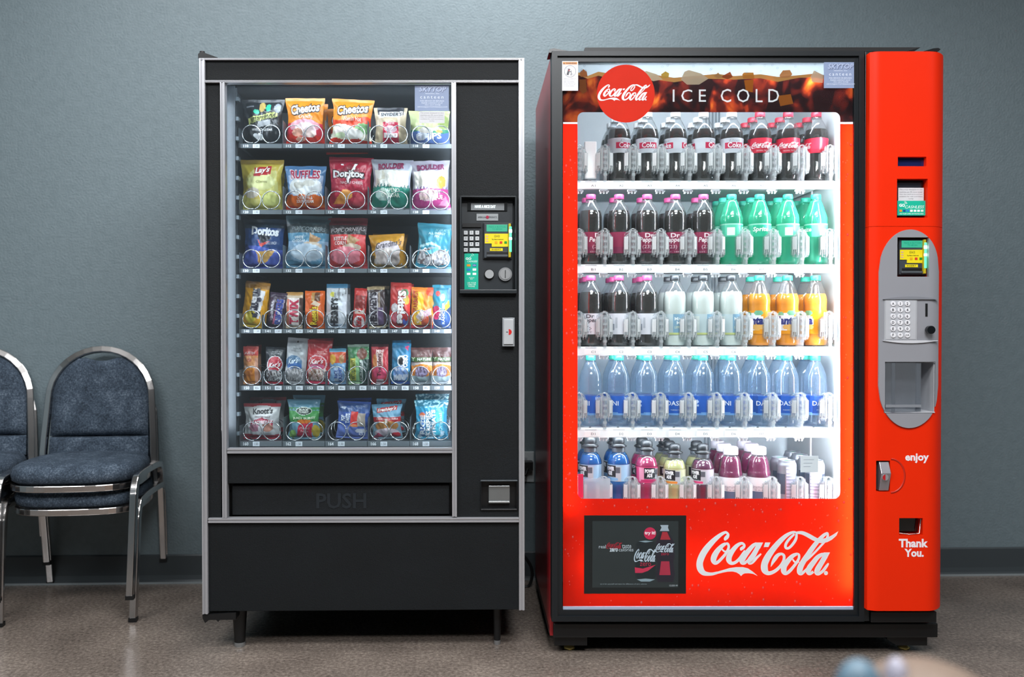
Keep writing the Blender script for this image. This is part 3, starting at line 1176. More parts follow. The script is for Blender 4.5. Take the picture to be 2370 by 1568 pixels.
def shape_hit(sh, u, v):
    k = sh[0]
    if k == 'r':
        return sh[1] <= u <= sh[3] and sh[2] <= v <= sh[4]
    if k == 'e':
        return ((u - sh[1]) / sh[3]) ** 2 + ((v - sh[2]) / sh[4]) ** 2 <= 1
    if k == 'w':        # below a wave
        return v < sh[1] + sh[2] * sin(2 * pi * (sh[3] * u + sh[4]))
    if k == 'z':        # below a saw of fir tops
        q = (u * sh[3]) % 1
        return v < sh[1] + sh[2] * (1 - abs(2 * q - 1)) * (0.6 + 0.4 * sin(7 * int(u * sh[3])))
    if k == 'n':        # flecks inside a rectangle
        return sh[1] <= u <= sh[3] and sh[2] <= v <= sh[4] and noise.noise(Vector((u * sh[7], v * sh[7], sh[6] * 9))) > sh[6]
    if k == 'p':
        pts = sh[1]
        c = False
        j = len(pts) - 1
        for i in range(len(pts)):
            if (pts[i][1] > v) != (pts[j][1] > v) and u < (pts[j][0] - pts[i][0]) * (v - pts[i][1]) / (pts[j][1] - pts[i][1]) + pts[i][0]:
                c = not c
            j = i
        return c
    return False


def colof(sh):
    return sh[2] if sh[0] == 'p' else sh[5]


def bag_parts(w, h, tk, base, design, seed, lean=0.02, narrow=0.12, nu=40, nv=52, wr=1.0):
    so = Vector((seed * 3.1, seed * 1.7, seed * 0.6))

    def S(u, v, side=-1):
        Wv = 1 - narrow * sin(pi * min(1, max(0, (v - .05) / .9))) ** 0.8
        x = (u - .5) * w * Wv + w * 0.022 * noise.noise(Vector((v * 4, u * 2, 0)) + so)
        z = h * (v + 0.011 * noise.noise(Vector((u * 5, 3, v)) + so) * (1 if v > .5 else 0.3))
        q = min(1, max(0, (v - .055) / .87))
        prof = sin(pi * q ** 0.85) ** 0.65 if 0 < q < 1 else 0
        T = tk * (1 - abs(2 * u - 1) ** 2.4) * prof
        wrk = noise.noise(Vector((u * w * 50, v * h * 34, 1)) + so) + 0.6 * noise.noise(Vector((u * w * 110 + v * 6, v * h * 60, 5)) + so)
        y = side * (T + 0.0012) + 0.0042 * wr * wrk * (0.5 + prof) * (1 if side < 0 else 0.6)
        return (x, y + lean * v * h, z)

    def colf(u, v):
        c = base
        for sh in design:
            if sh[0] != 't' and shape_hit(sh, u, v):
                c = colof(sh)
        return film(c)
    mb = MB()
    vb0, vb1 = 0.05, 0.94
    mb.grid(lambda u, v: S(u, vb0 + (vb1 - vb0) * v), nu, nv, lambda u, v: colf(u, vb0 + (vb1 - vb0) * v))
    mb.grid(lambda u, v: S(u, vb0 + (vb1 - vb0) * v, 1), 10, 12, film(base), flip=True)
    for t_ in design:
        if t_[0] != 't':
            continue
        _, s, u0, v0, u1, v1, hexs, kw = (list(t_) + [{}])[:8]
        kw = dict(kw)
        outl = kw.pop('out', None)
        skew = kw.pop('sk', 0.0)
        box = (u0, v0, u1, v1)

        def mapf(a, b, off=0.0016):
            b = b + skew * (a - (u0 + u1) / 2)
            p = S(a, b)
            return (p[0], p[1] - off, p[2])
        if outl:
            ob = kw.pop('ob', 0.09)
            g = 0.02
            mb.text(s, (u0 - g, v0 - g, u1 + g, v1 + g), mapf, ink(outl), **dict(kw, bold=ob))
        mb.text(s, box, lambda a, b: mapf(a, b, 0.0024), ink(hexs), **kw)
    sl = []
    for v0, v1 in ((0.0, vb0), (vb1, 1.0)):
        q = MB()
        q.grid(lambda u, v: S(u, v0 + (v1 - v0) * v), nu // 2, 3, lambda u, v: colf(u, v0 + (v1 - v0) * v))
        q.grid(lambda u, v: S(u, v0 + (v1 - v0) * v, 1), 8, 2, film(base), flip=True)
        sl.append(q)
    return mb, sl


def snack(name, cat, label, group, row, u0, u1, vt, tk, base, design, tilt=0.0, behind=None, seed=1, d=0.155, vb=None, **kw):
    """one pack standing on its tray between the coils; behind = (dx px, rise, label) adds the next pack in the coil"""
    za = TRAYZ[row]
    vbot = vb or ROWS[row][0]
    x0, x1 = SN.x(u0, d), SN.x(u1, d)
    h = SN.z(vt, d, 800) - za
    mb, seals = bag_parts(x1 - x0, h, tk, base, design, seed, **kw)
    o = mb.build(name)
    for q in seals:
        q.build('seal', o)
    xc = (x0 + x1) / 2
    o.matrix_world = Matrix.Translation(SN.world(xc, d, za + 0.0015 + abs(sin(tilt)) * (x1 - x0) * 0.35)) @ Matrix.Rotation(SN.rz, 4, 'Z') @ Matrix.Rotation(tilt, 4, 'Y')
    tag(o, label, cat, group)
    if behind:
        for k, (dx, rise, lab) in enumerate(behind if isinstance(behind, list) else [behind]):
            c = copy_tree(o)
            dd = d + 0.072 * (k + 1)
            c.matrix_world = Matrix.Translation(SN.world(SN.x((u0 + u1) / 2 + dx, dd), dd, za + 0.004 + rise)) @ Matrix.Rotation(SN.rz, 4, 'Z') @ Matrix.Rotation(tilt * -0.5, 4, 'Y')
            tag(c, lab, cat, group)
    return o


TR = [(.25, .2), (.5, .47), (.78, .22)]
G = ['chip bags on the top tray', 'chip bags on the second tray', 'snack bags on the third tray', 'candy bars on the fourth tray', 'small packs on the fifth tray', 'pouches on the bottom tray']
BAG, BAR, POU = 'chip_bag', 'candy_bar', 'snack_pouch'
snack(BAG, 'chips', 'black popcorn bag with a pale yellow banner, slot 110 of the snack machine', G[0], 0, 559, 658, 232, .026, '#23282c', [
    ('p', [(.14, .43), (.9, .62), (.9, .74), (.6, .67), (.16, .58)], '#c6cf7e'), ('e', .52, .83, .075, .12, '#c3a95f'), ('e', .38, .72, .08, .05, '#35c19a'), ('e', .67, .8, .06, .09, '#35c19a'),
    ('p', [(.4, .36), (.72, .43), (.72, .56), (.42, .5)], '#a9adb0'), ('e', .46, .18, .1, .07, '#e8e9ea'), ('e', .36, .21, .06, .05, '#d0d3d6'), ('r', .1, .82, .3, .86, '#7f868b'), ('e', .88, .8, .08, .1, '#9aa2a8'),
    ('t', 'Smartfood', .2, .51, .86, .68, '#15181a', dict(shear=.3, sk=.2)), ('t', 'WHITE CHEDDAR', .26, .3, .8, .35, '#e9ecec', dict(bold=.02))], seed=1, lean=.05)
CHE = ('t', 'Cheetos', .12, .66, .9, .87, '#f4f1ea', dict(out='#1d1712', ob=.1, bold=.03, sk=.12))
snack(BAG, 'chips', 'orange cheese puff bag with red base, slot 112 of the snack machine', G[0], 0, 662, 753, 229, .028, '#e58a1c', [
    ('w', .44, .03, 1, .2, '#d8344a'), ('e', .5, .4, .42, .14, '#d99aa8'), ('e', .52, .3, .3, .17, '#f3d9dc'), ('w', .22, .02, 2, 0, '#d93427'), ('e', .32, .27, .16, .08, '#f0b09a'), ('e', .64, .24, .18, .07, '#f6dcd4'), ('e', .4, .14, .12, .05, '#f3b39b'),
    CHE, ('t', 'Crunchy', .34, .53, .74, .63, '#f3e9dc', dict(shear=.2))], seed=2, behind=(8, -.003, 'orange cheese puff bag half hidden behind the first one in slot 112'))
snack(BAG, 'chips', 'orange cheese puff bag with a green and white swirl, slot 114 of the snack machine', G[0], 0, 764, 862, 233, .028, '#e98c1a', [
    ('w', .56, .05, .8, .55, '#e0411c'), ('w', .4, .04, 1, .1, '#f0ead2'), ('e', .8, .35, .22, .12, '#8fbf83'), ('e', .32, .3, .26, .12, '#f6e9e2'), ('w', .13, .02, 2, 0, '#dc3420'), ('e', .6, .24, .22, .1, '#fbf5f0'), ('e', .22, .2, .14, .06, '#cfe0b8'),
    CHE, ('t', 'Flamin Hot', .3, .5, .75, .6, '#f5ede0', dict(shear=.2))], tilt=.05, seed=3, behind=(-8, -.012, 'orange chip bag half hidden behind the swirl bag in slot 114'))
snack(BAG, 'chips', 'beige pretzel bag with a black top and red panel, slot 116 of the snack machine', G[0], 0, 866, 944, 250, .024, '#b9a98c', [
    ('r', .1, .8, .9, 1, '#23262e'), ('p', [(.15, .72), (.88, .75), (.88, .9), (.15, .88)], '#d5d6d4'), ('r', .26, .05, .74, .6, '#c92a4a'), ('e', .5, .42, .2, .09, '#d8b9c2'), ('r', .28, .2, .72, .32, '#ddc3c6'),
    ('t', "SNYDER'S", .2, .765, .85, .86, '#23262e', dict(bold=.02, sk=.03)), ('t', 'Mini', .34, .53, .64, .63, '#f4e6ea', dict(shear=.2, sk=.1)), ('t', '100', .3, .2, .72, .32, '#f7f3f3', dict(bold=.03))], seed=4)
snack(BAG, 'chips', 'pale green veggie chip bag with a blue base, slot 118 of the snack machine', G[0], 0, 946, 1043, 257, .028, '#b9c48a', [
    ('w', .42, .04, 1, .3, '#2c8f6a'), ('w', .36, .05, 1, .1, '#5878b8'), ('e', .3, .27, .16, .1, '#dfe6f2'), ('e', .42, .42, .2, .08, '#d8d3c8'), ('e', .76, .4, .1, .05, '#caa55a'), ('e', .86, .66, .14, .2, '#8a9a52'),
    ('t', 'Veggie', .36, .4, .84, .5, '#eef5f0', dict(shear=.2)), ('t', 'CHIPS', .16, .17, .8, .33, '#f2f5fb', dict(bold=.03, sk=.08))], seed=5)

snack(BAG, 'chips', 'yellow potato chip bag with a red ribbon mark, slot 120 of the snack machine', G[1], 1, 558, 658, 372, .03, '#c9b54a', [
    ('p', [(.18, .3), (.1, .62), (.3, .8), (.88, .78), (.95, .3)], '#d3cf7c'), ('e', .5, .55, .36, .16, '#dedf9e'), ('p', [(.3, .66), (.76, .7), (.74, .87), (.34, .84)], '#b8242c'), ('w', .24, .03, 1, .2, '#cfc86a'), ('e', .28, .34, .2, .1, '#c9bfae'), ('e', .72, .22, .22, .12, '#d8dd86'), ('r', 0, .9, 1, 1, '#b89a3c'),
    ('t', "Lay's", .34, .7, .72, .85, '#f3efe6', dict(shear=.25, bold=.03, sk=.08)), ('t', 'Classic', .38, .53, .68, .58, '#6d6a2c', dict(shear=.2))], seed=6, behind=(9, -.006, 'yellow potato chip bag edge peeping out behind the front one in slot 120'))
snack(BAG, 'chips', 'blue and white ridged chip bag with an orange band, slot 122 of the snack machine', G[1], 1, 661, 757, 386, .03, '#4a78a8', [
    ('r', .06, .3, .94, .78, '#a9bcdc'), ('e', .5, .52, .44, .22, '#e9ecef'), ('e', .34, .56, .14, .08, '#c9c6bf'), ('e', .6, .6, .16, .07, '#d8d5cd'), ('w', .34, .02, 3, 0, '#e0691c'), ('w', .1, .02, 2, 0, '#c8381f'),
    ('t', 'RUFFLES', .13, .7, .87, .9, '#b5264d', dict(out='#f3eef4', ob=.08, bold=.03)), ('t', 'CHEDDAR &\nSOUR CREAM', .28, .17, .72, .32, '#f4ece4', dict(bold=.02))], seed=7, behind=(-9, .0, 'blue ridged chip bag edge showing behind the front one in slot 122'))
snack(BAG, 'chips', 'crimson tortilla chip bag with a white star burst, slot 124 of the snack machine', G[1], 1, 759, 862, 366, .032, '#b3243f', [
    ('p', [(.5, .5), (.62, .62), (.86, .64), (.74, .74), (.5, .88), (.3, .76), (.12, .66), (.38, .62)], '#8d1830'), ('p', [(.06, .05), (.34, .38), (.5, .34), (.36, .04)], '#e38f3e'), ('e', .42, .28, .16, .09, '#e9a050'), ('p', [(.54, .05), (.7, .36), (.94, .12)], '#d24c5c'), ('w', .1, .02, 1, 0, '#c73a52'),
    ('t', 'V', .28, .5, .66, .86, '#f2edf0', dict(out='#5d1022')), ('t', 'Doritos', .08, .6, .84, .74, '#f6f2f4', dict(out='#2a1016', bold=.04)), ('t', 'NACHO CHEESE', .28, .48, .82, .53, '#f2dce0')], seed=8, tilt=.02)
FIR = '#2e3b40'
snack(BAG, 'chips', 'white and green kettle chip bag with fir trees, slot 126 of the snack machine', G[1], 1, 857, 953, 371, .032, '#a9adbb', [
    ('r', .06, .36, .94, .78, '#eceae4'), ('n', .06, .36, .94, .78, '#d9d2c2', .2, 9), ('z', .43, .1, 11, '', '#4d7a78'), ('r', 0, 0, 1, .45, '#2d8f7c'), ('e', .3, .3, .2, .12, '#bcd8d2'), ('p', [(.2, .06), (.45, .24), (.8, .06)], '#37a189'), ('r', 0, 0, 1, .06, '#c8ccd2'),
    ('t', 'BOULDER', .16, .8, .8, .93, '#8d2b52', dict(bold=.05, sk=.06)), ('t', 'JALAPENO\nCHEDDAR', .24, .25, .74, .42, '#eaf4e6', dict(bold=.02))], seed=9, tilt=.03, behind=(6, -.005, 'grey topped kettle chip bag showing behind the green one in slot 126'))
snack(BAG, 'chips', 'white and magenta kettle chip bag with fir trees, slot 128 of the snack machine', G[1], 1, 952, 1044, 373, .032, '#a39fac', [
    ('r', .06, .4, .94, .78, '#efe9e4'), ('e', .3, .6, .16, .1, '#ddd6cb'), ('e', .8, .55, .13, .13, '#c98f3a'), ('z', .4, .1, 11, '', '#7c6a9a'), ('r', 0, 0, 1, .43, '#b3387c'), ('e', .45, .3, .26, .12, '#e6c3cf'), ('p', [(.7, .1), (.9, .3), (.98, .1)], '#d58ab0'), ('r', 0, 0, 1, .07, '#a78cb0'),
    ('t', 'BOULDER', .16, .8, .88, .92, '#7c2a55', dict(bold=.05, sk=.03)), ('t', 'HICKORY\nBARBEQUE', .22, .2, .82, .4, '#f6dfd0', dict(bold=.02))], seed=10, tilt=-.02)

snack(BAG, 'chips', 'blue tortilla chip bag with a red edged triangle, slot 130 of the snack machine', G[2], 2, 562, 661, 509, .03, '#2c4a80', [
    ('r', 0, .82, 1, 1, '#2f4152'), ('p', [(.28, .8), (.52, .44), (.74, .62), (.5, .72)], '#1c222c'), ('p', [(.36, .62), (.46, .42), (.74, .56), (.46, .5)], '#c8453c'), ('w', .42, .04, .7, .1, '#4f62b8'), ('p', [(.32, .34), (.82, .36), (.55, .1)], '#c49a52'), ('p', [(.36, .3), (.5, .12), (.4, .06)], '#b98a48'), ('w', .1, .01, 1, 0, '#3a4a96'),
    ('t', 'Doritos', .2, .66, .9, .84, '#dfe3ea', dict(bold=.05, sk=-.06)), ('t', 'COOL RANCH', .6, .48, .86, .54, '#dfe6f4')], seed=11, lean=.05, behind=(8, 0, 'dark blue tortilla chip bag edge behind the front one in slot 130'))
snack(BAG, 'chips', 'pale blue popped corn chip bag with a dark teal top, slot 132', G[2], 2, 659, 766, 502, .03, '#8fb2cf', [
    ('r', 0, .52, 1, .68, '#4f86a4'), ('r', 0, .66, 1, .84, '#39464b'), ('r', 0, .84, 1, 1, '#4d666e'), ('p', [(.54, .44), (.56, .66), (.82, .56), (.74, .46)], '#b98e63'), ('e', .62, .42, .24, .08, '#d9c7b4'), ('e', .5, .3, .4, .16, '#c6d8ea'), ('w', .14, .02, 1, .3, '#5b93b4'),
    ('t', 'POPCORNERS', .12, .7, .92, .78, '#8d9aa0', dict(sk=-.03, shear=.2)), ('t', 'WHITE\nCHEDDAR', .12, .48, .46, .6, '#dbe8ef', dict(bold=.02))], seed=12, tilt=.03)
snack(BAG, 'chips', 'red popped corn chip bag with a pink base, slot 134 of the snack machine', G[2], 2, 760, 852, 506, .03, '#d94040', [
    ('r', 0, .66, 1, .86, '#3a3133'), ('r', 0, .86, 1, 1, '#7c2a33'), ('p', [(.5, .46), (.52, .68), (.86, .56), (.66, .46)], '#bb9268'), ('e', .62, .42, .26, .07, '#d9c4b2'), ('e', .45, .26, .42, .17, '#f08c9c'), ('p', [(.8, .02), (.86, .4), (1, .4), (1, 0)], '#d83a3a'), ('w', .08, .02, 1, .3, '#e04a50'),
    ('t', 'POPCORNERS', .04, .72, .96, .8, '#b9aeb0', dict(shear=.2, sk=.05)), ('t', 'KETTLE\nCORN', .12, .46, .5, .62, '#f6d9d6', dict(bold=.04))], seed=13)
snack(BAG, 'cookies', 'yellow and cream cookie bag, shortest on its tray, slot 136', G[2], 2, 857, 941, 545, .026, '#c9912c', [
    ('e', .5, .5, .4, .3, '#ded0d8'), ('e', .5, .3, .38, .28, '#c9bab6'), ('n', .1, .06, .9, .6, '#e5d8d4', .15, 7), ('w', .1, .03, 1, 0, '#b99a5a'), ('r', 0, .86, 1, 1, '#c08a28'), ('r', .0, 0, .1, .4, '#6b5638'),
    ('t', "Grandma's", .16, .62, .94, .8, '#3b3a4a', dict(shear=.3, sk=.12))], seed=14, tilt=-.05, behind=(3, .008, 'yellow cookie bag top showing behind the cream one in slot 136'))
snack(BAG, 'trail mix', 'teal trail mix bag with a clear lower window, slot 138 of the snack machine', G[2], 2, 961, 1044, 520, .026, '#2f7f93', [
    ('e', .5, .2, .48, .26, '#9a9a9e'), ('n', .05, .02, .95, .44, '#d6d2d2', .12, 16), ('n', .05, .02, .95, .42, '#6a5a58', .28, 13), ('p', [(.06, .5), (.4, .58), (.7, .48), (.7, .44), (.4, .52), (.06, .44)], '#9fc6cc'), ('w', .08, .02, 1, .3, '#2f8aa4'), ('p', [(.2, .36), (.6, .46), (.7, .4), (.3, .28)], '#5fa8b8'),
    ('t', 'ALL ENERGY\nMIX', .3, .68, .82, .8, '#d5e8ea', {}), ('t', 'KIRKS', .5, .82, .92, .88, '#7fb2bb', dict(shear=.2))], seed=15, tilt=.06)

CD = dict(tk=.013, d=.148, narrow=.03, nu=30, nv=52)
snack(BAR, 'candy', 'tall yellow candy bag with large dark letters, slot 140, leftmost on the fourth tray', G[3], 3, 557, 614, 656, .016, '#d99a1c', [
    ('p', [(.3, .2), (.72, .2), (.86, .82), (.4, .84)], '#d9d7da'), ('e', .38, .24, .24, .14, '#d6c23c'), ('r', 0, 0, 1, .1, '#d8b62a'), ('e', .8, .12, .18, .1, '#e0a81e'), ('r', 0, .86, 1, 1, '#a9772a'),
    ('t', "m&m's", .36, .22, .78, .86, '#2b2a3a', dict(rot=-90, bold=.06))], tilt=.12, seed=20, d=.15, narrow=.04, behind=(16, .006, 'tan topped candy bag leaning behind the yellow one in slot 140'))
snack(BAR, 'candy', 'dark brown candy bar with blue slanted letters, slot 141 of the snack machine', G[3], 3, 618, 658, 680, base='#3a2c3e', design=[
    ('p', [(.4, .08), (.75, .08), (.9, .8), (.6, .8)], '#c9c2d6'), ('p', [(.3, .1), (.42, .1), (.64, .8), (.5, .8)], '#c06a8a'), ('r', .16, .2, .3, .78, '#8f8596'),
    ('t', 'SNICKERS', .44, .1, .84, .82, '#3c4fa0', dict(rot=90, bold=.05)), ('t', '2 BARS', .14, .25, .32, .75, '#d9d5dc', dict(rot=90))], tilt=.1, seed=21, **CD)
snack(BAR, 'candy', 'cream and gold candy bar with red block letters, slot 142 of the snack machine', G[3], 3, 661, 700, 678, base='#cdb8a0', design=[
    ('r', .12, .08, .8, .84, '#ece0dc'), ('r', .08, .08, .2, .8, '#d06a4a'), ('r', 0, .9, 1, 1, '#b98a4c'), ('r', .8, .1, 1, .84, '#59453f'), ('t', 'TWIX', .24, .12, .78, .8, '#c02c4e', dict(rot=90, bold=.06))], tilt=.02, seed=22, **CD)
snack(BAR, 'candy', 'orange peanut candy bar with yellow script, slot 143 of the snack machine', G[3], 3, 706, 752, 675, base='#e2641c', design=[
    ('r', .32, .72, .78, .95, '#6b3f22'), ('r', .34, .72, .5, .95, '#b98a4c'), ('p', [(.3, .64), (.5, .74), (.8, .66), (.72, .58)], '#f0d9c2'), ('r', .64, .2, .7, .6, '#f0c43a'),
    ('t', "Reese's", .26, .1, .62, .58, '#f2cf2c', dict(rot=90, bold=.04, out='#6b2a12', ob=.07))], seed=23, **CD)
snack(BAR, 'candy', 'white candy bar with tall black letters and blue top, slot 144 of the snack machine', G[3], 3, 754, 803, 659, base='#cfd3da', design=[
    ('r', 0, .9, 1, 1, '#4f93bd'), ('e', .3, .76, .14, .06, '#d8cf4c'), ('n', .2, .64, .95, .9, '#8f9094', .15, 9), ('r', .55, .06, .95, .6, '#e4e8f2'), ('r', 0, 0, 1, .1, '#b9c9dc'),
    ('t', "HERSHEY'S", .22, .06, .6, .68, '#26262c', dict(rot=90, bold=.04))], tilt=.02, seed=24, behind=(10, .0, 'blue topped candy bar showing behind the white one in slot 144'), **CD)
snack(BAR, 'candy', 'slim red wafer bar with an oval white mark, slot 145 of the snack machine', G[3], 3, 815, 845, 669, base='#c8322e', design=[
    ('r', .1, .5, .9, .82, '#8d2f2c'), ('e', .5, .16, .42, .15, '#e9dfe2'), ('p', [(.1, .5), (.5, .4), (.9, .5), (.9, .36), (.1, .36)], '#d9c0b4'), ('t', 'KitKat', .3, .04, .72, .28, '#c2222c', dict(rot=90, bold=.04))], tilt=.07, seed=25,
    behind=(8, 0, 'dark red wafer bar edge beside the front one in slot 145'), **CD)
snack(BAR, 'candy', 'brown milk chocolate bar with silver letters, slot 146 of the snack machine', G[3], 3, 852, 893, 665, base='#3c2c2c', design=[
    ('r', .08, .08, .6, .86, '#bdb6bd'), ('r', .6, .08, .9, .5, '#5a4666'), ('r', 0, .92, 1, 1, '#b59e78'), ('r', 0, 0, 1, .05, '#c9b89a'), ('r', .64, .5, .72, .86, '#8d7a6a'),
    ('t', "HERSHEY'S", .12, .1, .56, .86, '#2d2430', dict(rot=90, bold=.05))], tilt=-.03, seed=26, behind=(8, .004, 'dark brown chocolate bar end behind the silver lettered one in slot 146'), **CD)
snack(BAR, 'candy', 'large red fruit candy bag with white letters running down, slot 147', G[3], 3, 900, 948, 656, .016, '#cf3b36', [
    ('r', .34, .08, .72, .84, '#b83030'), ('e', .7, .78, .2, .08, '#5f9a6a'), ('e', .8, .62, .16, .1, '#c9a83a'), ('e', .24, .44, .18, .1, '#d8d0d4'), ('e', .3, .22, .16, .1, '#e07a8c'), ('e', .8, .14, .14, .08, '#4a5fb8'), ('e', .84, .28, .12, .12, '#a82a30'),
    ('t', 'Skittles', .38, .1, .78, .82, '#f2eff0', dict(rot=-90, bold=.05, out='#7a1c24', ob=.07))], tilt=.04, seed=27, d=.15, narrow=.03, behind=(12, -.003, 'red fruit candy bag corner behind the front one in slot 147'))
snack(BAR, 'candy', 'orange and yellow chewy candy bag, slot 148 of the snack machine', G[3], 3, 951, 1003, 667, .016, '#e3822a', [
    ('e', .3, .6, .26, .3, '#e2b62c'), ('e', .4, .25, .3, .2, '#e8b83a'), ('p', [(.5, .4), (.9, .5), (.9, .34), (.6, .26)], '#d9a0b8'), ('e', .7, .15, .26, .14, '#e0603c'), ('r', 0, 0, 1, .08, '#a82838'), ('e', .84, .9, .2, .12, '#d94a28'), ('p', [(.2, .28), (.5, .46), (.6, .36), (.35, .2)], '#f0dfe0'),
    ('t', 'STARBURST', .08, .4, .3, .92, '#b8382a', dict(rot=90, bold=.03)), ('t', 'CHEWY', .24, .18, .7, .32, '#f6ecec', dict(sk=.3, bold=.02))], tilt=.02, seed=28, d=.15, narrow=.03)
snack(BAR, 'candy', 'teal and navy candy bag with a red dot, slot 149', G[3], 3, 1001, 1044, 661, .016, '#2a7f96', [
    ('e', .3, .8, .12, .06, '#c8342e'), ('e', .55, .72, .14, .09, '#9fb8c4'), ('w', .46, .03, 1, .2, '#26406e'), ('e', .2, .36, .2, .16, '#c42a5c'), ('e', .7, .2, .26, .2, '#2c5fb0'), ('p', [(.6, .5), (.9, .66), (.95, .5), (.7, .4)], '#e0b82c'), ('e', .9, .8, .12, .14, '#3f6f9c'),
    ('t', 'JOLLY\nRANCHER', .34, .1, .66, .6, '#e9eef4', dict(rot=90, bold=.03))], seed=29, d=.15, narrow=.03)

PK = dict(tk=.014, d=.148, narrow=.04, nu=30, nv=44)
snack(POU, 'crackers', 'orange cracker packet with a red top, slot 150, leftmost on the fifth tray', G[4], 4, 563, 598, 803, base='#e39a62', design=[
    ('r', 0, .76, 1, 1, '#cf4f48'), ('r', .06, .06, .8, .44, '#e8902e'), ('e', .45, .64, .16, .05, '#b9603c'), ('r', 0, .44, .9, .5, '#e0b8a0'), ('r', .8, 0, 1, .7, '#e2a78c'),
    ('t', 'AUSTIN', .1, .79, .8, .86, '#f3d8d4', dict(bold=.02)), ('t', 'CHEESE\nCRACKERS', .15, .22, .75, .38, '#a8562a')], seed=30, behind=(7, .001, 'red edge of the second cracker packet in slot 150'), **PK)
KRT = ("Kar's", .22, .46, .84, .6)
snack(POU, 'nut mix', 'black nut mix pouch with a red oval and red foot, slot 151', G[4], 4, 611, 656, 806, base='#262c32', design=[
    ('e', .52, .52, .42, .25, '#d3ccce'), ('e', .52, .54, .37, .21, '#b3283a'), ('e', .5, .22, .4, .18, '#8f9096'), ('n', .1, .08, .9, .36, '#dcd9da', .12, 14), ('n', .1, .08, .9, .36, '#54484a', .25, 13), ('r', 0, 0, 1, .08, '#b8223c'),
    ('t',) + KRT + ('#f0e6e6', dict(shear=.25, bold=.03, sk=.08)), ('t', "SWEET 'N\nSALTY MIX", .3, .8, .8, .9, '#b9bcc0')], tilt=.05, seed=31, lean=.05, **PK)
snack(POU, 'nut mix', 'pale grey nut mix pouch with a blue oval, slot 152 of the snack machine', G[4], 4, 657, 706, 785, base='#aeb2b6', design=[
    ('e', .4, .46, .4, .16, '#4f7394'), ('e', .45, .38, .36, .1, '#3f6fb0'), ('e', .5, .18, .4, .17, '#98989c'), ('n', .1, .06, .9, .33, '#cfccd0', .12, 14), ('e', .5, .92, .05, .02, '#3c3c3c'),
    ('t', "Kar's", .12, .44, .62, .56, '#cfe0ec', dict(shear=.25, bold=.03, sk=.1)), ('t', 'PREMIUM\nMIXED NUTS', .25, .7, .75, .79, '#6a6e72', {})], tilt=.08, seed=32, lean=.05, **PK)
snack(POU, 'nut mix', 'red nut mix pouch with a red oval ring, slot 153 of the snack machine', G[4], 4, 707, 764, 790, base='#b3343a', design=[
    ('e', .46, .46, .4, .2, '#d9bcc0'), ('e', .46, .47, .35, .17, '#c23a40'), ('e', .45, .4, .3, .06, '#d06a90'), ('e', .46, .2, .36, .16, '#b09490'), ('n', .1, .08, .85, .34, '#dccfc8', .12, 14), ('n', .1, .08, .85, .34, '#8a6a58', .25, 13), ('r', 0, 0, 1, .07, '#d0365a'),
    ('t', "Kar's", .16, .46, .72, .58, '#f3e2e2', dict(shear=.25, bold=.03, sk=.06)), ('t', "SWEET 'N\nSALTY MIX", .4, .68, .86, .76, '#e8bcb8')], tilt=.05, seed=33, lean=.05, behind=(10, .004, 'dark red nut mix pouch top behind the oval one in slot 153'), **PK)
snack(POU, 'rice bar', 'light blue crisped rice bar with an orange patch, slot 154 of the snack machine', G[4], 4, 762, 801, 808, base='#7ea6cc', design=[
    ('r', 0, .6, 1, .9, '#cf5a3a'), ('e', .2, .7, .2, .14, '#d8a83a'), ('e', .75, .7, .16, .12, '#b98a5a'), ('r', .3, .1, .8, .5, '#b9cde6'), ('r', 0, .92, 1, 1, '#5a93ae'),
    ('t', 'RICE\nKRISPIES', .3, .08, .8, .5, '#3f62a8', dict(rot=90, bold=.03))], seed=34, behind=(6, .003, 'blue topped rice bar edge behind the front one in slot 154'), **PK)
snack(POU, 'granola bar', 'green granola bar with yellow side letters, slot 155 of the snack machine', G[4], 4, 806, 856, 799, base='#3f7f50', design=[
    ('r', .1, .1, .36, .66, '#cfc95a'), ('r', .36, .06, .54, .7, '#8fc08a'), ('e', .68, .76, .24, .14, '#7a4a3c'), ('r', .56, .06, .7, .6, '#c9d2cc'), ('r', .7, .0, 1, .62, '#24403a'), ('r', 0, 0, .5, .07, '#a9cba0'), ('r', 0, .94, 1, 1, '#93a79a'),
    ('t', 'NATURE VALLEY', .14, .12, .34, .62, '#55702c', dict(rot=90, bold=.03)), ('t', 'CRUNCHY', .56, .1, .68, .56, '#2c4a44', dict(rot=90, bold=.03))], tilt=-.02, seed=35, **PK)
snack(POU, 'crackers', 'red cracker packet with a pale centre stripe, slot 156 of the snack machine', G[4], 4, 859, 899, 799, base='#c03c44', design=[
    ('r', .28, .2, .7, .8, '#d9b8b0'), ('r', .36, .08, .46, .75, '#e8d8d8'), ('e', .2, .55, .14, .2, '#c9783c'), ('e', .5, .3, .4, .17, '#d2476c'), ('r', .3, .02, .72, .14, '#d8c0c8'), ('r', 0, .93, 1, 1, '#3c1a20'), ('r', .4, .86, .96, .93, '#a82430'),
    ('t', 'Twizzlers', .34, .2, .6, .78, '#6b1f2c', dict(rot=90, bold=.02)), ('t', 'MINI', .3, .8, .74, .87, '#f3dcd8', dict(bold=.03))], seed=36, **PK)
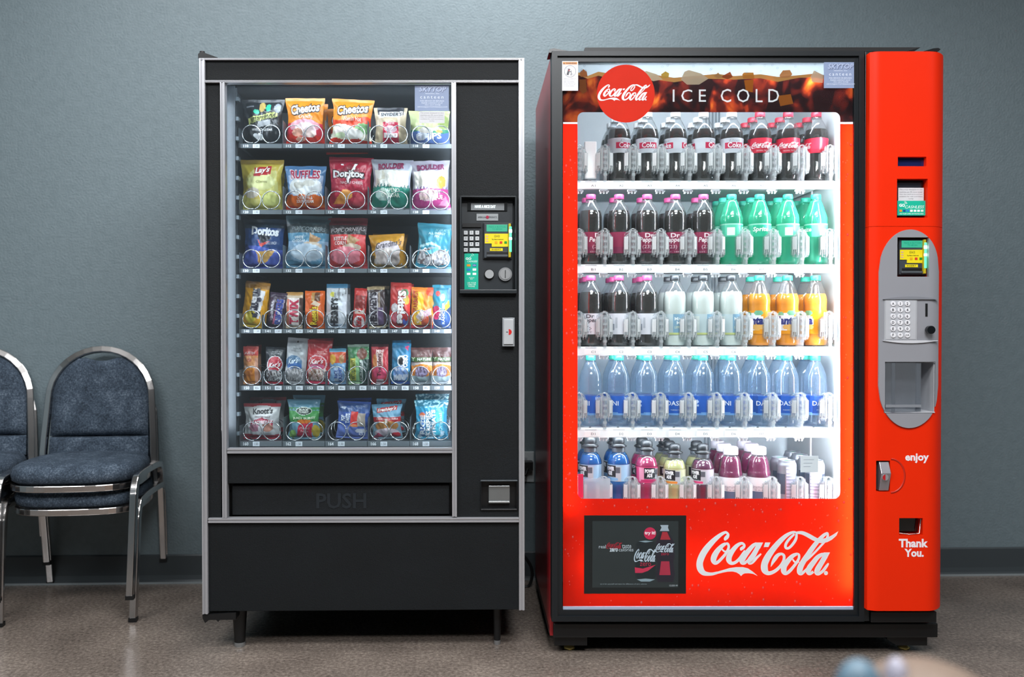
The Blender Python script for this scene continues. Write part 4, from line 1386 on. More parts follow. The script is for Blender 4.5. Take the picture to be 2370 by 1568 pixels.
snack(POU, 'cookies', 'blue cookie packet with a white mark and glossy foot, slot 157 of the snack machine', G[4], 4, 905, 949, 796, base='#2f7ea8', design=[
    ('e', .5, .56, .2, .14, '#e2e8ec'), ('e', .5, .56, .14, .1, '#2c2a2e'), ('e', .5, .26, .4, .2, '#7fa3dc'), ('n', .15, .1, .9, .4, '#cfdcf4', .1, 9), ('p', [(.66, .9), (.9, .96), (.86, .82)], '#cf4a7c'), ('r', 0, 0, 1, .08, '#2c58a8'),
    ('t', 'OREO', .6, .42, .86, .72, '#eef2f6', dict(rot=-90, bold=.05)), ('t', 'MINI', .26, .1, .7, .24, '#e6eef8', dict(bold=.04))], tilt=.03, seed=37, behind=(4, .006, 'dark blue cookie packet top behind the front one in slot 157'), **PK)
for uu, sl, sd in ((951, '158', 38), (1001, '159 at the right end', 39)):
    snack(POU, 'trail mix', 'brown and orange trail mix pouch with a clear window, slot ' + sl, G[4], 4, uu, min(1044, uu + 50), 806, base='#5c3634', design=[
        ('r', 0, .62, 1, .74, '#3f5c2c'), ('r', 0, .34, 1, .6, '#c9b9b4'), ('p', [(0, .1), (0, .5), (.5, .56), (1, .5), (1, .1)], '#d9822c'), ('e', .5, .34, .3, .15, '#6a5a72'), ('n', .2, .2, .8, .48, '#9a90b0', .1, 12), ('w', .22, .02, 1, .2, '#9fb4ba'), ('w', .08, .02, 1, .3, '#b9c2cc'),
        ('t', 'BACK TO', .3, .78, .7, .83, '#b9a8a0', {}), ('t', 'NATURE', .3, .65, .94, .72, '#dfe6da', dict(bold=.03)), ('t', 'Y', .02, .64, .2, .74, '#c9d6b4', dict(bold=.03))], tilt=.0, seed=sd, **PK)

snack(POU, 'cookies', 'white and raspberry red cookie bag with black script, slot 160', G[5], 5, 563, 650, 935, .026, '#c8c9cc', [
    ('r', 0, .9, 1, 1, '#a8323c'), ('e', .5, .8, .4, .14, '#dcdcdc'), ('p', [(.2, .5), (.5, .62), (.86, .52), (.86, .36), (.5, .48), (.2, .34)], '#a82c48'), ('e', .32, .34, .16, .12, '#b0788c'), ('e', .68, .34, .17, .12, '#c08a7a'), ('e', .5, .32, .08, .1, '#e3dfe2'), ('w', .13, .02, 1, .1, '#b82c44'),
    ('t', "Knott's", .26, .72, .82, .88, '#2c2c30', dict(bold=.03, sk=.04)), ('t', 'RASPBERRY', .26, .44, .84, .54, '#f3e6ea', dict(bold=.03, sk=.06)), ('t', 'Shortbread', .3, .62, .76, .67, '#7a5a58', dict(shear=.2))], seed=40, behind=[(13, .012, 'dark red topped cookie bag standing behind the raspberry one in slot 160')])
snack(POU, 'fruit snacks', 'green fruit snack pouch with an oval badge and red panel, slot 162', G[5], 5, 665, 742, 926, .022, '#3c8a50', [
    ('r', 0, .8, 1, 1, '#5f8ea4'), ('z', .72, .08, 9, '', '#6f9ab0'), ('r', 0, .45, 1, .72, '#4f9a55'), ('e', .52, .72, .26, .1, '#d8e4da'), ('e', .52, .72, .24, .085, '#24352c'), ('p', [(.3, .06), (.34, .36), (.52, .44), (.8, .4), (.74, .04)], '#c22a4a'), ('e', .16, .14, .12, .1, '#8fc26a'), ('e', .88, .2, .12, .16, '#b8a23a'), ('e', .52, .46, .24, .05, '#d87a2a'),
    ('t', 'BLACK\nFOREST', .36, .67, .68, .78, '#dfe9e0', dict(bold=.03)), ('t', 'JUICY BURST', .14, .5, .9, .57, '#e6f2d8', dict(bold=.03)), ('t', 'Mixed\nFruit', .4, .18, .7, .32, '#f0c8cc', {})], seed=41, behind=(12, .006, 'pale topped fruit pouch leaning behind the green one in slot 162'), d=.15)
snack(POU, 'pastry', 'royal blue pastry packet with a red stripe, slot 164 on the bottom tray', G[5], 5, 776, 855, 932, .02, '#3a5aa8', [
    ('r', 0, .72, 1, .96, '#30508a'), ('r', .42, .32, .66, .74, '#d8403c'), ('r', .66, .34, .9, .7, '#b3a79c'), ('e', .52, .34, .14, .06, '#e08c5a'), ('w', .34, .03, .7, .2, '#6d84d0'), ('e', .76, .22, .18, .06, '#dfe2f0'), ('p', [(.06, .84), (.3, .86), (.2, .78)], '#c8d4ea'),
    ('t', 'POP\nTARTS', .1, .42, .4, .68, '#dfe8f8', dict(rot=90, bold=.05)), ('t', 'FROSTED', .56, .86, .92, .9, '#a9bcdc', {}), ('t', '8', .7, .1, .84, .22, '#e6ebfa', {})], seed=42, tilt=.05, behind=(8, .004, 'clear topped blue packet behind the pastry one in slot 164'), d=.15)
snack(POU, 'donuts', 'donut bag with a blue top and red ribbon badge, slot 166 on the bottom tray', G[5], 5, 861, 932, 938, .022, '#7fa0b4', [
    ('r', 0, .66, 1, 1, '#5f94b0'), ('p', [(.14, .74), (.84, .84), (.84, .96), (.14, .88)], '#b93a40'), ('r', 0, .5, 1, .64, '#b3242c'), ('e', .5, .38, .42, .15, '#a8743a'), ('e', .5, .18, .42, .14, '#d9c9d4'), ('p', [(0, .02), (.2, .2), (.4, .06)], '#c24a6c'), ('e', .8, .12, .16, .07, '#c8283c'), ('r', .42, .46, .52, .6, '#e6dcd4'),
    ('t', "Freshley's", .18, .79, .82, .91, '#f3e6e2', dict(bold=.03, sk=.12, shear=.2)), ('t', 'Donut Sticks', .12, .56, .9, .62, '#f0e2de', dict(shear=.2))], seed=43, tilt=-.02, behind=(8, .01, 'clear bag edge behind the donut bag in slot 166'), d=.15)
snack(POU, 'rice treat', 'bright turquoise treat packet with stacked letters, slot 168, bottom right', G[5], 5, 959, 1038, 928, .02, '#2f90b4', [
    ('r', 0, .84, 1, 1, '#2a7890'), ('n', 0, .8, 1, 1, '#9fd0dc', .1, 16), ('r', .12, .08, .3, .7, '#4a78b8'), ('e', .2, .62, .1, .06, '#d86a3c'), ('p', [(.55, .1), (.62, .7), (.92, .7), (.86, .1)], '#3cb0c8'), ('n', .1, .02, .9, .2, '#bfe0ee', .2, 8),
    ('t', 'RICE', .14, .12, .3, .62, '#dff0f8', dict(rot=90, bold=.04)), ('t', 'KRISPIES', .32, .1, .48, .72, '#e6f4fa', dict(rot=90, bold=.04)), ('t', 'TREATS', .5, .14, .64, .76, '#f2fafc', dict(rot=90, bold=.05)), ('t', 'Original', .74, .2, .88, .66, '#d3eef4', dict(rot=90))], seed=44, behind=(2, .012, 'dark turquoise packet top behind the bright one in slot 168'), d=.15)
# ================================================================== drink machine
dm = empty('drink_vending_machine', CO.o, CO.rz)
tag(dm, 'red glass-front drink vending machine with lit bottle shelves, standing at the right', 'vending machine')
RED = M('#e52a08', 0.42, 0, 0.03, 10, spec=0.12)
REDG = backlit('#e01a04', 0.42)
SIDER = M('#a01a22', 0.32, 0, 0.05, 6, coat=0.12)
XL2, XR2 = CO.x(1277), CO.x(2174)
ZT2, ZB2 = CO.z(119, 0, 1640), CO.z(1440, 0, 1640)
DP2 = 0.69
m = MB()
m.box(XL2, XL2 + 0.02, 0.05, DP2, 0.055, ZT2 - 0.002, SIDER)
m.box(XR2 - 0.02, XR2, 0.05, DP2, 0.055, ZT2 - 0.002, SIDER)
m.box(XL2 + 0.02, XR2 - 0.02, 0.05, DP2, ZT2 - 0.022, ZT2 - 0.002, BLACK)
m.box(XL2 + 0.02, XR2 - 0.02, 0.05, DP2, 0.055, 0.075, BLACK)
m.box(XL2 + 0.02, XR2 - 0.02, DP2 - 0.015, DP2, 0.075, ZT2 - 0.022, BLACK)
m.build('cabinet', dm)
m = MB()
q = [CO.loc(1352, 119, 0.06), CO.loc(2098, 119, 0.06), CO.loc(2131, 109.5, 0.06), CO.loc(1354, 110, 0.06)]
m.prism(q, 0.06, 0.62, BLACK)
m.build('top_cap', dm)
for pts in ([(1270, 122), (1272, 114), (1282, 111.5), (1318, 118.5)], [(2136, 119), (2160, 112), (2172, 111), (2177, 114), (2172, 119)]):
    m = MB()
    CO.ppoly(m, pts, 0.0, BLACKG, 0.07)
    m.build('hinge', dm, 0.001)
# base
m = MB()
CO.pbox(m, 1281, 1444, 2171, 1477, 0.03, 0.08, BLACK)
m.box(XL2, XR2 - 0.003, 0.08, DP2, 0.045, 0.075, BLACK)
m.build('base_rail', dm, 0.003)
for u0, u1 in ((1284, 1360), (2057, 2150)):
    x0, x1 = CO.x(u0, 0.05), CO.x(u1, 0.05)
    zt = CO.z(1476, 0.05)
    zb = CO.z(1492, 0.05)
    for yy in (0.05, 0.56):
        m = MB()
        m.prism([(x0, zt), (x1, zt), (x1, zb - 0.004), (x0 + 0.03, zb - 0.004), (x0, zb + 0.015)] if u0 > 2000 else [(x0, zt), (x1, zt), (x1, zb - 0.004), (x0, zb - 0.004)], yy, yy + 0.09, BLACK)
        ft = m.build('foot_block', dm)
        m = MB()
        xc = CO.x(1320 if u0 < 2000 else 2103, 0.07)
        m.tube([(xc, yy + 0.04, 0.006), (xc, yy + 0.04, zb)], 0.006, BRASS, 10)
        m.lathe([(0.015, 0.0), (0.0185, 0.003), (0.0185, 0.007), (0.008, 0.012)], BRASS, 6, (xc, yy + 0.04))
        m.build('levelling_foot', ft)

# door frame: mitred black extrusion
DF = M('#14191d', 0.38, 0.1, 0.05, 30)
m = MB()


def ring(mb, o, i, d0, d1, mat, F=CO):
    a = [F.loc(*p, 0) for p in ((o[0], o[3]), (o[2], o[3]), (o[2], o[1]), (o[0], o[1]))]
    b = [F.loc(*p, 0) for p in ((i[0], i[3]), (i[2], i[3]), (i[2], i[1]), (i[0], i[1]))]
    for k in range(4):
        n = (k + 1) % 4
        mb.prism([a[k], a[n], b[n], b[k]], d0, d1, mat)


ring(m, (1277, 119, 1999, 1439), (1290, 130, 1987, 1427), -0.004, 0.05, DF)
ring(m, (1290, 130, 1987, 1427), (1302, 142, 1978, 1414), 0.004, 0.05, DF)
m.build('door_frame', dm)
m = MB()
CO.pbox(m, 1999.5, 119, 2016, 1439, 0.002, 0.05, M('#14181b', 0.4))
m.build('door_post', dm, 0.002)
m = MB()
CO.pbox(m, 1300, 141, 1979, 1415, 0.005, 0.009, clear('#fafcfc', 0.0, 0.003, '#e6eef2', ior=1.15, name='glass'))  # slight diffuse body imitates a veil of haze over the window
m.build('glass_pane', dm)
# printed sheet behind the glass, with a rounded window
GD = 0.014
gl, gr, gt, gb = 1303, 1977.5, 143, 1404
wl, wr, wt, wb, rr = 1336.5, 1944.5, 260, 1155, 14


def P(u, v):
    return CO.loc(u, v, GD)


def cornerpts(cu, cv, a0):
    return [P(cu + rr * cos(radians(a0 + 15 * k)), cv - rr * sin(radians(a0 + 15 * k))) for k in range(7)]


m = MB()
hd = backlit('#7a2a18', 0.55, 'cola')
LINE = backlit('#d8dde6', 0.5)
m.flat([P(gl, 283), P(wl, 283), P(wl, wt), P(gl, wt)], GD, hd)
m.flat([P(wr, 283), P(gr, 283), P(gr, wt), P(wr, wt)], GD, hd)
m.flat([P(gl, 287), P(wl, 287), P(wl, 283), P(gl, 283)], GD, LINE)
m.flat([P(wr, 287), P(gr, 287), P(gr, 283), P(wr, 283)], GD, LINE)
m.flat([P(gl, wb), P(wl, wb), P(wl, 287), P(gl, 287)], GD, REDG)
m.flat([P(wr, wb), P(gr, wb), P(gr, 287), P(wr, 287)], GD, REDG)
m.flat([P(gl, gb), P(gr, gb), P(gr, wb), P(gl, wb)], GD, REDG)
m.flat([P(wl, wt)] + cornerpts(wl + rr, wt + rr, 90), GD, hd)
m.flat([P(wr, wt)] + cornerpts(wr - rr, wt + rr, 0), GD, hd)
m.flat([P(wl, wb)] + cornerpts(wl + rr, wb - rr, 180), GD, REDG)
m.flat([P(wr, wb)] + cornerpts(wr - rr, wb - rr, 270), GD, REDG)
# sky, foam line and ice cubes of the printed header
g1 = GD - 0.0004
sky = backlit('#bac7d3', 0.12)
top = [(1303, 143), (1977, 143)]
wave = [(1977, 176), (1955, 172), (1925, 178), (1890, 170), (1850, 174), (1800, 178), (1760, 172), (1700, 176), (1660, 171), (1610, 176), (1560, 180), (1520, 174), (1470, 178),
        (1420, 172), (1385, 166), (1360, 176), (1340, 168), (1303, 172)]
m.flat([P(gl, wt), P(gr, wt)] + [P(*q) for q in wave], GD, hd)
CO.ppoly(m, top + wave, GD, sky)
fo = [(u, v + 9 + 3 * sin(u * .05)) for u, v in wave]
CO.ppoly(m, wave + fo[::-1], g1 - 0.0001, backlit('#c08c50', 0.3))
rnd = random.Random(5)
for pts, c in (([(1482, 176), (1495, 164), (1520, 172), (1534, 184), (1512, 188)], '#d9c3a4'), ([(1530, 172), (1540, 165), (1549, 170), (1547, 180), (1532, 182)], '#c9a24a'),
               ([(1576, 184), (1584, 166), (1594, 162), (1622, 170), (1640, 182), (1618, 196), (1590, 196)], '#cdb79c'), ([(1652, 176), (1662, 168), (1672, 178), (1662, 182)], '#b88a58'),
               ([(1668, 178), (1690, 166), (1696, 178), (1684, 184)], '#a0522c'), ([(1718, 172), (1722, 168), (1744, 168), (1746, 182), (1720, 182)], '#c8843a'),
               ([(1804, 174), (1812, 163), (1828, 162), (1834, 172), (1826, 180), (1806, 180)], '#c98a58'), ([(1876, 178), (1884, 163), (1906, 174), (1904, 192), (1880, 190)], '#dcc4a8'),
               ([(1342, 168), (1350, 160), (1358, 166), (1360, 178), (1344, 178)], '#b06a3c'), ([(1341, 184), (1356, 184), (1358, 212), (1348, 218), (1341, 208)], '#8a4a20'),
               ([(1722, 186), (1744, 184), (1742, 214), (1726, 210)], '#b86a24'),
               ([(1800, 222), (1830, 218), (1836, 240), (1806, 246)], '#b06428')):
    CO.ppoly(m, pts, g1 - 0.0002 - 0.00003 * rnd.random(), backlit(c, 0.5))
for k in range(26):
    u, v = rnd.uniform(1345, 1900), rnd.uniform(148, 168)
    x, z = CO.loc(u, v, g1)
    if abs(u - 1448) > 75:
        m.tube([(x + .003 * cos(a), g1 - 0.0003, z + .003 * sin(a)) for a in [2 * pi * i / 8 for i in range(8)]], 0.0003, backlit('#8a97a8', 0.5), 4, closed=True)
# drops of water printed on the red
drop = backlit('#e0524e', 0.6)
dropl = backlit('#f2a09c', 0.6)


def clear_of(u, v):
    return not (1350 < u < 1592 and 1190 < v < 1378) and not (1606 < u < 1945 and 1226 < v < 1340)


for k in range(330):
    z_ = rnd.random()
    if z_ < .2:
        u, v = rnd.uniform(1306, 1332), rnd.uniform(300, 1150)
    elif z_ < .36:
        u, v = rnd.uniform(1950, 1975), rnd.uniform(300, 1150)
    else:
        u, v = rnd.uniform(1308, 1974), rnd.uniform(1160, 1400)
    r = rnd.choice([1.0, 1.2, 1.5, 1.8, 2.2, 3.2]) * 0.0013
    if not clear_of(u, v) and rnd.random() < .7:
        continue
    x, z = CO.loc(u, v, g1)
    m.flat([(x + r * .8 * cos(2 * pi * i / 9), z + r * 1.15 * sin(2 * pi * i / 9)) for i in range(9)], g1, drop)
    m.flat([(x + r * .45 * cos(2 * pi * i / 7), z + r * .3 + r * .6 * sin(2 * pi * i / 7)) for i in range(7)], g1 - 0.0002, dropl)
# lettering
CO.ptext(m, 'ICE', 1557, 207, 1634, 236, g1 - 0.0006, backlit('#f4f4f8', 0.25), bold=0.0, space=1.5)
CO.ptext(m, 'COLD', 1668, 206, 1803, 237, g1 - 0.0006, backlit('#f4f4f8', 0.25), bold=0.0, space=1.5)
CO.ptext(m, '', 1611, 1229, 1940, 1335, g1 - 0.0006, backlit('#f6f7fc', 0.02), logo=True)
x, z = CO.loc(1448, 217, g1)
rad = (CO.x(1515) - CO.x(1381)) / 2
m.disc_y(x, z, rad, g1 - 0.0012, g1 - 0.0007, backlit('#e2301c', 0.1), 48)
CO.ptext(m, '', 1383, 195, 1505, 234, g1 - 0.0016, backlit('#f6f4fa', 0.02), logo=True)
m.build('printed_front', dm)
# screen with an advert
m = MB()
CO.pbox(m, 1352, 1194, 1588, 1375, 0.0105, 0.013, M('#15191b', 0.3))
CO.pbox(m, 1371, 1207, 1570, 1361, 0.0098, 0.012, M('#2b3234', 0.35))
sd = 0.0094
GW, PK_ = ink('#c9d3dc'), ink('#c8264a')
CO.ptext(m, 'real', 1386, 1262, 1402, 1270, sd, GW)
CO.ptext(m, '', 1403, 1256, 1440, 1271, sd, ink('#a82838'), logo=True)
CO.ptext(m, 'taste', 1440, 1261, 1461, 1270, sd, GW)
CO.ptext(m, 'zero', 1411, 1269, 1430, 1278, sd, GW, bold=.04)
CO.ptext(m, 'calories', 1432, 1269, 1466, 1277, sd, GW)
m.disc_y(*CO.loc(1504.5, 1235.5, sd), 0.0185, sd - 0.0002, sd + 0.0002, ink('#d02a54'), 24)
CO.ptext(m, 'try it!', 1492, 1230, 1517, 1240, sd - 0.0006, ink('#f3e3ea'), bold=.04)
# can
CO.ppoly(m, [(1472, 1258), (1480, 1252), (1508, 1252), (1517, 1258), (1518, 1335), (1508, 1346), (1480, 1346), (1471, 1335)], sd + 0.0001, ink('#20282c'))
CO.ppoly(m, [(1478, 1254), (1494, 1252), (1512, 1254), (1494, 1256.5)], sd - 0.0001, ink('#8fa3ae'))
CO.ppoly(m, [(1474, 1342), (1494, 1340), (1516, 1342), (1504, 1347), (1484, 1347)], sd - 0.0001, ink('#8fa3ae'))
CO.ptext(m, '', 1467, 1271, 1520, 1302, sd - 0.0003, ink('#c3d2e0'), logo=True)
CO.ptext(m, 'zero', 1481, 1303, 1507, 1311, sd - 0.0004, ink('#b82c4a'))
CO.ppoly(m, [(1469, 1314), (1488, 1317), (1518, 1308), (1500, 1322), (1486, 1327), (1470, 1327)], sd - 0.0003, ink('#cf3354'))
# bottle
CO.ppoly(m, [(1531, 1230), (1546, 1230), (1552, 1240), (1560, 1256), (1561, 1290), (1558, 1304), (1562, 1330), (1558, 1348), (1522, 1348), (1518, 1330), (1522, 1304), (1518, 1290), (1518, 1256), (1524, 1242)], sd, ink('#2a2430'))
CO.ppoly(m, [(1528, 1216), (1547, 1216), (1546, 1222), (1549, 1230), (1527, 1230), (1531, 1222)], sd - 0.0002, ink('#a9b5c2'))
CO.ppoly(m, [(1533, 1232), (1544, 1232), (1552, 1250), (1528, 1250)], sd - 0.0002, ink('#b0303c'))
CO.ppoly(m, [(1530, 1300), (1549, 1300), (1552, 1332), (1526, 1332)], sd - 0.0002, ink('#b03048'))
CO.ptext(m, '', 1517, 1258, 1561, 1280, sd - 0.0004, ink('#c3d2e0'), logo=True)
CO.ptext(m, 'zero', 1530, 1281, 1548, 1286, sd - 0.0005, ink('#b82c4a'))
CO.ptext(m, 'try it for yourself and taste the difference of zero calories', 1389, 1351, 1497, 1355, sd, ink('#9aa6ac'))
CO.ptext(m, '10,000-W', 1549, 1354, 1569, 1359, sd, ink('#b9c3c9'))
m.build('screen', dm)
m = MB()
CO.pbox(m, 1303, 1405.5, 1977, 1412, 0.010, 0.016, M('#b9c0d8', 0.35))
m.build('bottom_strip', dm)
# stickers
m = MB()
CO.pbox(m, 1301, 141.5, 1338, 210, 0.0038, 0.005, M('#dcdbe0', 0.5))
CO.pbox(m, 1302.5, 143.5, 1336, 149, 0.0034, 0.004, ink('#d8860e'))
CO.ptext(m, 'WARNING', 1309, 144.3, 1334, 148.2, 0.003, ink('#54250a'), bold=.03)
CO.ppoly(m, [(1303.5, 148.4), (1308, 148.4), (1305.8, 144.2)], 0.003, ink('#54250a'))
x, z = CO.loc(1319.5, 165, 0.0034)
m.tube([(x + .0172 * cos(2 * pi * i / 28), 0.0035, z + .0172 * sin(2 * pi * i / 28)) for i in range(28)], 0.0005, ink('#8a8c96'), 4, closed=True)
m.tube([(x - .0125, 0.0035, z + .0118), (x + .0118, 0.0035, z - .0125)], 0.0004, ink('#9a9ca4'), 4)
CO.ppoly(m, [(1311, 173), (1315.5, 158.5), (1319.8, 160), (1316, 174)], 0.0031, ink('#23202c'))
CO.ppoly(m, [(1315.5, 163), (1316.5, 161), (1318.5, 161.6), (1317, 166)], 0.0028, ink('#b03a4a'))
for a, b, c, d_ in ((1322, 163, 1322, 170), (1322, 170, 1320, 174.5), (1322, 170, 1323.5, 174.5), (1322, 165, 1318.5, 166)):
    p, q = CO.loc(a, b, 0.003), CO.loc(c, d_, 0.003)
    m.tube([(p[0], 0.0032, p[1]), (q[0], 0.0032, q[1])], 0.0005, ink('#55565e'), 4)
for i, s in enumerate(('Tipping or rocking may', 'cause serious injury or', 'death. This machine', 'will not dispense free', 'product. Do not tip', 'or rock this machine')):
    CO.ptext(m, s, 1304, 181 + 3.4 * i, 1333 - (i % 3) * 2, 183.2 + 3.4 * i, 0.0034, ink('#8c8d96'))
m.build('warning_sticker', dm)
m = MB()
skytop(m, CO, 1907, 144, 1982, 204, 0.0042)
m.build('service_sticker', dm)
m = MB()
CO.pbox(m, 1853, 1056, 1894, 1094, 0.0098, 0.011, M('#e6ebf2', 0.6))
for i in range(3):
    CO.pbox(m, 1860, 1064 + 8 * i, 1884 - 4 * i, 1065 + 8 * i, 0.0094, 0.0098, ink('#aab3c0'))
m.build('paper_note', dm)
m = MB()
CO.pbox(m, 1338, 1098, 1350, 1153, 0.03, 0.032, M('#e02a5a', 0.4))
m.build('side_label', dm)

# ---- lit interior
IW = M('#e3ebef', 0.45)
IB = M('#d3dee5', 0.5)
il, ir = CO.x(1328, 0.06), CO.x(1958, 0.06)
iz0, iz1 = CO.z(1396, 0.06), CO.z(146, 0.06)
m = MB()
m.box(il - 0.01, il, 0.052, 0.57, iz0, iz1, IW)
m.box(ir, ir + 0.01, 0.052, 0.57, iz0, iz1, IW)
m.box(il, ir, 0.56, 0.57, iz0, iz1, IB)
m.box(il, ir, 0.052, 0.57, iz1, iz1 + 0.01, IW)
m.box(il, ir, 0.052, 0.57, iz0 - 0.01, iz0, IW)
for yy in (0.13, 0.33):                              # upright shelf rails on the right wall
    m.box(ir - 0.006, ir, yy, yy + 0.012, iz0, iz1, M('#f2f6f8', 0.3))
for k in range(5):
    m.box(ir - 0.30 - 0.004 + 0.012 * k, ir - 0.30 + 0.012 * k, 0.553, 0.56, iz0, iz1, M('#8d9ca6', 0.4))
m.build('inner_liner', dm)
lx = CO.x(1961, 0.04)
m = MB()
m.tube([(lx, 0.044, CO.z(1360, 0.04)), (lx, 0.044, CO.z(290, 0.04))], 0.006, lamp_mat('#f1f7ff', 170), 8)
m.build('lamp_or_fill_tube', dm)
m = MB()
xx = CO.x(1316, 0.04)
m.tube([(xx, 0.044, CO.z(1180, 0.04)), (xx, 0.044, CO.z(290, 0.04))], 0.005, lamp_mat('#f1f7ff', 34), 8)
m.build('lamp_or_fill_tube', dm)
m = MB()
zz = CO.z(192, 0.07)
m.tube([(CO.x(1400, .07), 0.085, zz), (CO.x(1940, .07), 0.085, zz)], 0.006, lamp_mat('#f1f7ff', 110), 8)
m.build('lamp_or_fill_tube', dm)

m = MB()
zz = CO.z(1300, 0.06)
m.tube([(CO.x(1345, .06), 0.065, zz), (CO.x(1930, .06), 0.065, zz)], 0.006, lamp_mat('#f1f7ff', 30), 8)  # added tube, hidden behind the lower print to make its red glow
m.build('lamp_or_fill_tube', dm)
# ---- shelves
BC = [1367 + 65.0 * i for i in range(9)]
SHELF = [('A', 417, 438), ('B', 611, 632), ('C', 802, 823), ('D', 990, 1013), ('E', 1185, 1205)]
SZ = []
SLIP = M('#eef2f5', 0.35)
CLR = clear('#f8fbfc', 0.25, 0.26, '#fafcfd', 0.1, name='acrylic')


CLW = clear('#f8fbfc', 0.25, 0.8, '#ffffff', 0.1, name='acrylic_streak')  # white body paints the bright refraction streaks onto the clear gates


def gate_mesh():
    mb = MB()
    mb.box(-0.0045, 0.0045, -0.004, 0.09, -0.004, 0.098, CLR)
    mb.box(-0.0012, 0.0012, -0.0065, -0.004, 0.004, 0.09, CLR)
    for k in range(5):
        mb.box(-0.006, 0.006, -0.006, -0.003, 0.012 + 0.018 * k, 0.02 + 0.018 * k, CLR)
    for s in (-1, 1):
        for x, t_, z0, z1, y in ((0.0085, 0.0014, 0.028, 0.108, 0.002), (0.0125, 0.001, 0.02, 0.104, -0.002), (0.0165, 0.0016, 0.03, 0.094, 0.003), (0.021, 0.0012, 0.022, 0.09, 0.006), (0.0255, 0.0014, 0.028, 0.086, 0.010)):
            mb.box(s * x - t_, s * x + t_, y, y + 0.02, z0, z1, CLR)
            mb.box(s * x - t_ * .7, s * x + t_ * .5, y - 0.0012, y, z0 + 0.006, z1 - 0.008, CLW)
        mb.add([(s * 0.004, 0.001, 0.03), (s * 0.027, 0.013, 0.03), (s * 0.027, 0.013, 0.084), (s * 0.004, 0.001, 0.104)], [(0, 1, 2, 3)], CLR)
        mb.add([(s * 0.016, -0.001, 0.045), (s * 0.026, 0.008, 0.045), (s * 0.026, 0.008, 0.085), (s * 0.016, -0.001, 0.085)], [(0, 1, 2, 3)], CLW)
    mb.tube([(0.008 * cos(a), 0.004, 0.098 + 0.012 * sin(a)) for a in [pi * i / 8 for i in range(9)]], 0.002, CLR, 6)
    mb.tube([(0.022 * cos(a), 0.03, 0.09 + 0.016 * sin(a)) for a in [pi * i / 8 for i in range(9)]], 0.002, CLR, 6)
    return mb


def clip_mesh():
    mb = MB()
    mb.box(-0.012, 0.013, 0.0, 0.012, -0.005, 0.0, SLIP)
    for x in (-0.011, -0.001, 0.008):
        mb.box(x, x + 0.0045, 0.0, 0.006, -0.013, -0.003, SLIP)
    mb.box(-0.006, -0.002, 0.001, 0.006, -0.0095, -0.007, SLIP)
    mb.tube([(0.0105, 0.003, -0.012), (0.0165, 0.003, -0.003)], 0.0016, SLIP, 5)
    return mb


gate_me = gate_mesh().build('tmp_gate')
clip_me = clip_mesh().build('tmp_clip')
SD = 0.115
for k, (L, va, vb) in enumerate(SHELF):
    za, zb = CO.z(va, SD, 1640), CO.z(vb, SD, 1640)
    SZ.append(za)
    xl, xr = il + 0.002, CO.x(1932, SD)
    m = MB()
    m.box(xl, xr - 0.004, SD + 0.004, 0.54, za - 0.006, za - 0.0015, SLIP)
    m.prism([(xl, zb), (xr, zb), (xr, za - 0.006), (xl, za - 0.006)], SD - 0.002, SD + 0.006, SLIP)
    m.add([(xl, SD - 0.002, za - 0.006), (xr, SD - 0.002, za - 0.006), (xr, SD + 0.012, za - 0.0012), (xl, SD + 0.012, za - 0.0012)], [(0, 1, 2, 3)], SLIP)
    sh = m.build('shelf', dm)
    if k < 4:                                   # added fill light tucked up behind the shelf's front lip
        m = MB()
        m.tube([(xl + 0.02, SD + 0.022, zb + 0.013), (xr - 0.02, SD + 0.022, zb + 0.013)], 0.0045, lamp_mat('#f1f7ff', 56), 6)
        m.build('light_or_fill_strip', sh)
    for i in range(9):
        u = BC[i]
        mb = MB()
        CO.pbox(mb, u - 14, vb - 14, u + 22, vb - 1.5, SD - 0.0032, SD - 0.002, M('#f6f8fa', 0.4))
        CO.ptext(mb, '%s%d' % (L, i + 1), u + 1, vb - 10.5, u + 11, vb - 5.5, SD - 0.0036, ink('#6d757d'))
        CO.pbox(mb, u - 13, vb - 18.0, u + 14, vb - 17.2, SD - 0.0025, SD - 0.001, ink('#9aa6b0'))
        mb.build('slot_label', sh)
        g = bpy.data.objects.new('stopper_dot', MB().ball((0, 0, 0), 0.004, 0.002, 0.0012, M('#30363c', 0.5), 8, 5).build('tmp').data)
        COL.objects.link(g)
        g.parent = sh
        g.location = (CO.x(u, SD), SD + 0.011, za)
    for i in range(10):
        u = BC[0] - 32.5 + 65.0 * i
        if i == 0:
            u += 6
        g = bpy.data.objects.new('bottle_gate', gate_me.data)
        COL.objects.link(g)
        g.parent = sh
        g.location = (CO.x(u, SD), SD - 0.004, za)
        if k < 4 and i < 9:
            g = bpy.data.objects.new('hanger_clip', clip_me.data)
            COL.objects.link(g)
            g.parent = sh
            g.location = (CO.x(u - 2, SD), SD + 0.01, zb)
for o in [o for o in COL.objects if o.name.startswith('tmp')]:
    bpy.data.objects.remove(o)
m = MB()
x0, x1, z0, z1 = CO.rect(1353, 327, 1381, 413, 0.15)
m.box(x0, x1, 0.15, 0.168, z0, z1, M('#ffffff', 0.4))
m.box(x0 + 0.012, x1 - 0.012, 0.168, 0.3, z0, z0 + 0.02, WHITE)
m.build('pusher', dm, 0.003)
m = MB()
CO.pbox(m, 1352, 1108, 1412, 1156, 0.085, 0.088, clear('#f4f9fd', 0.3, 0.35, '#eef5fb', 0.1, name='deflector'))
m.build('deflector_panel', dm)

# ---- control column
cu0, cu1 = 2013.5, 2200
DC = -0.034


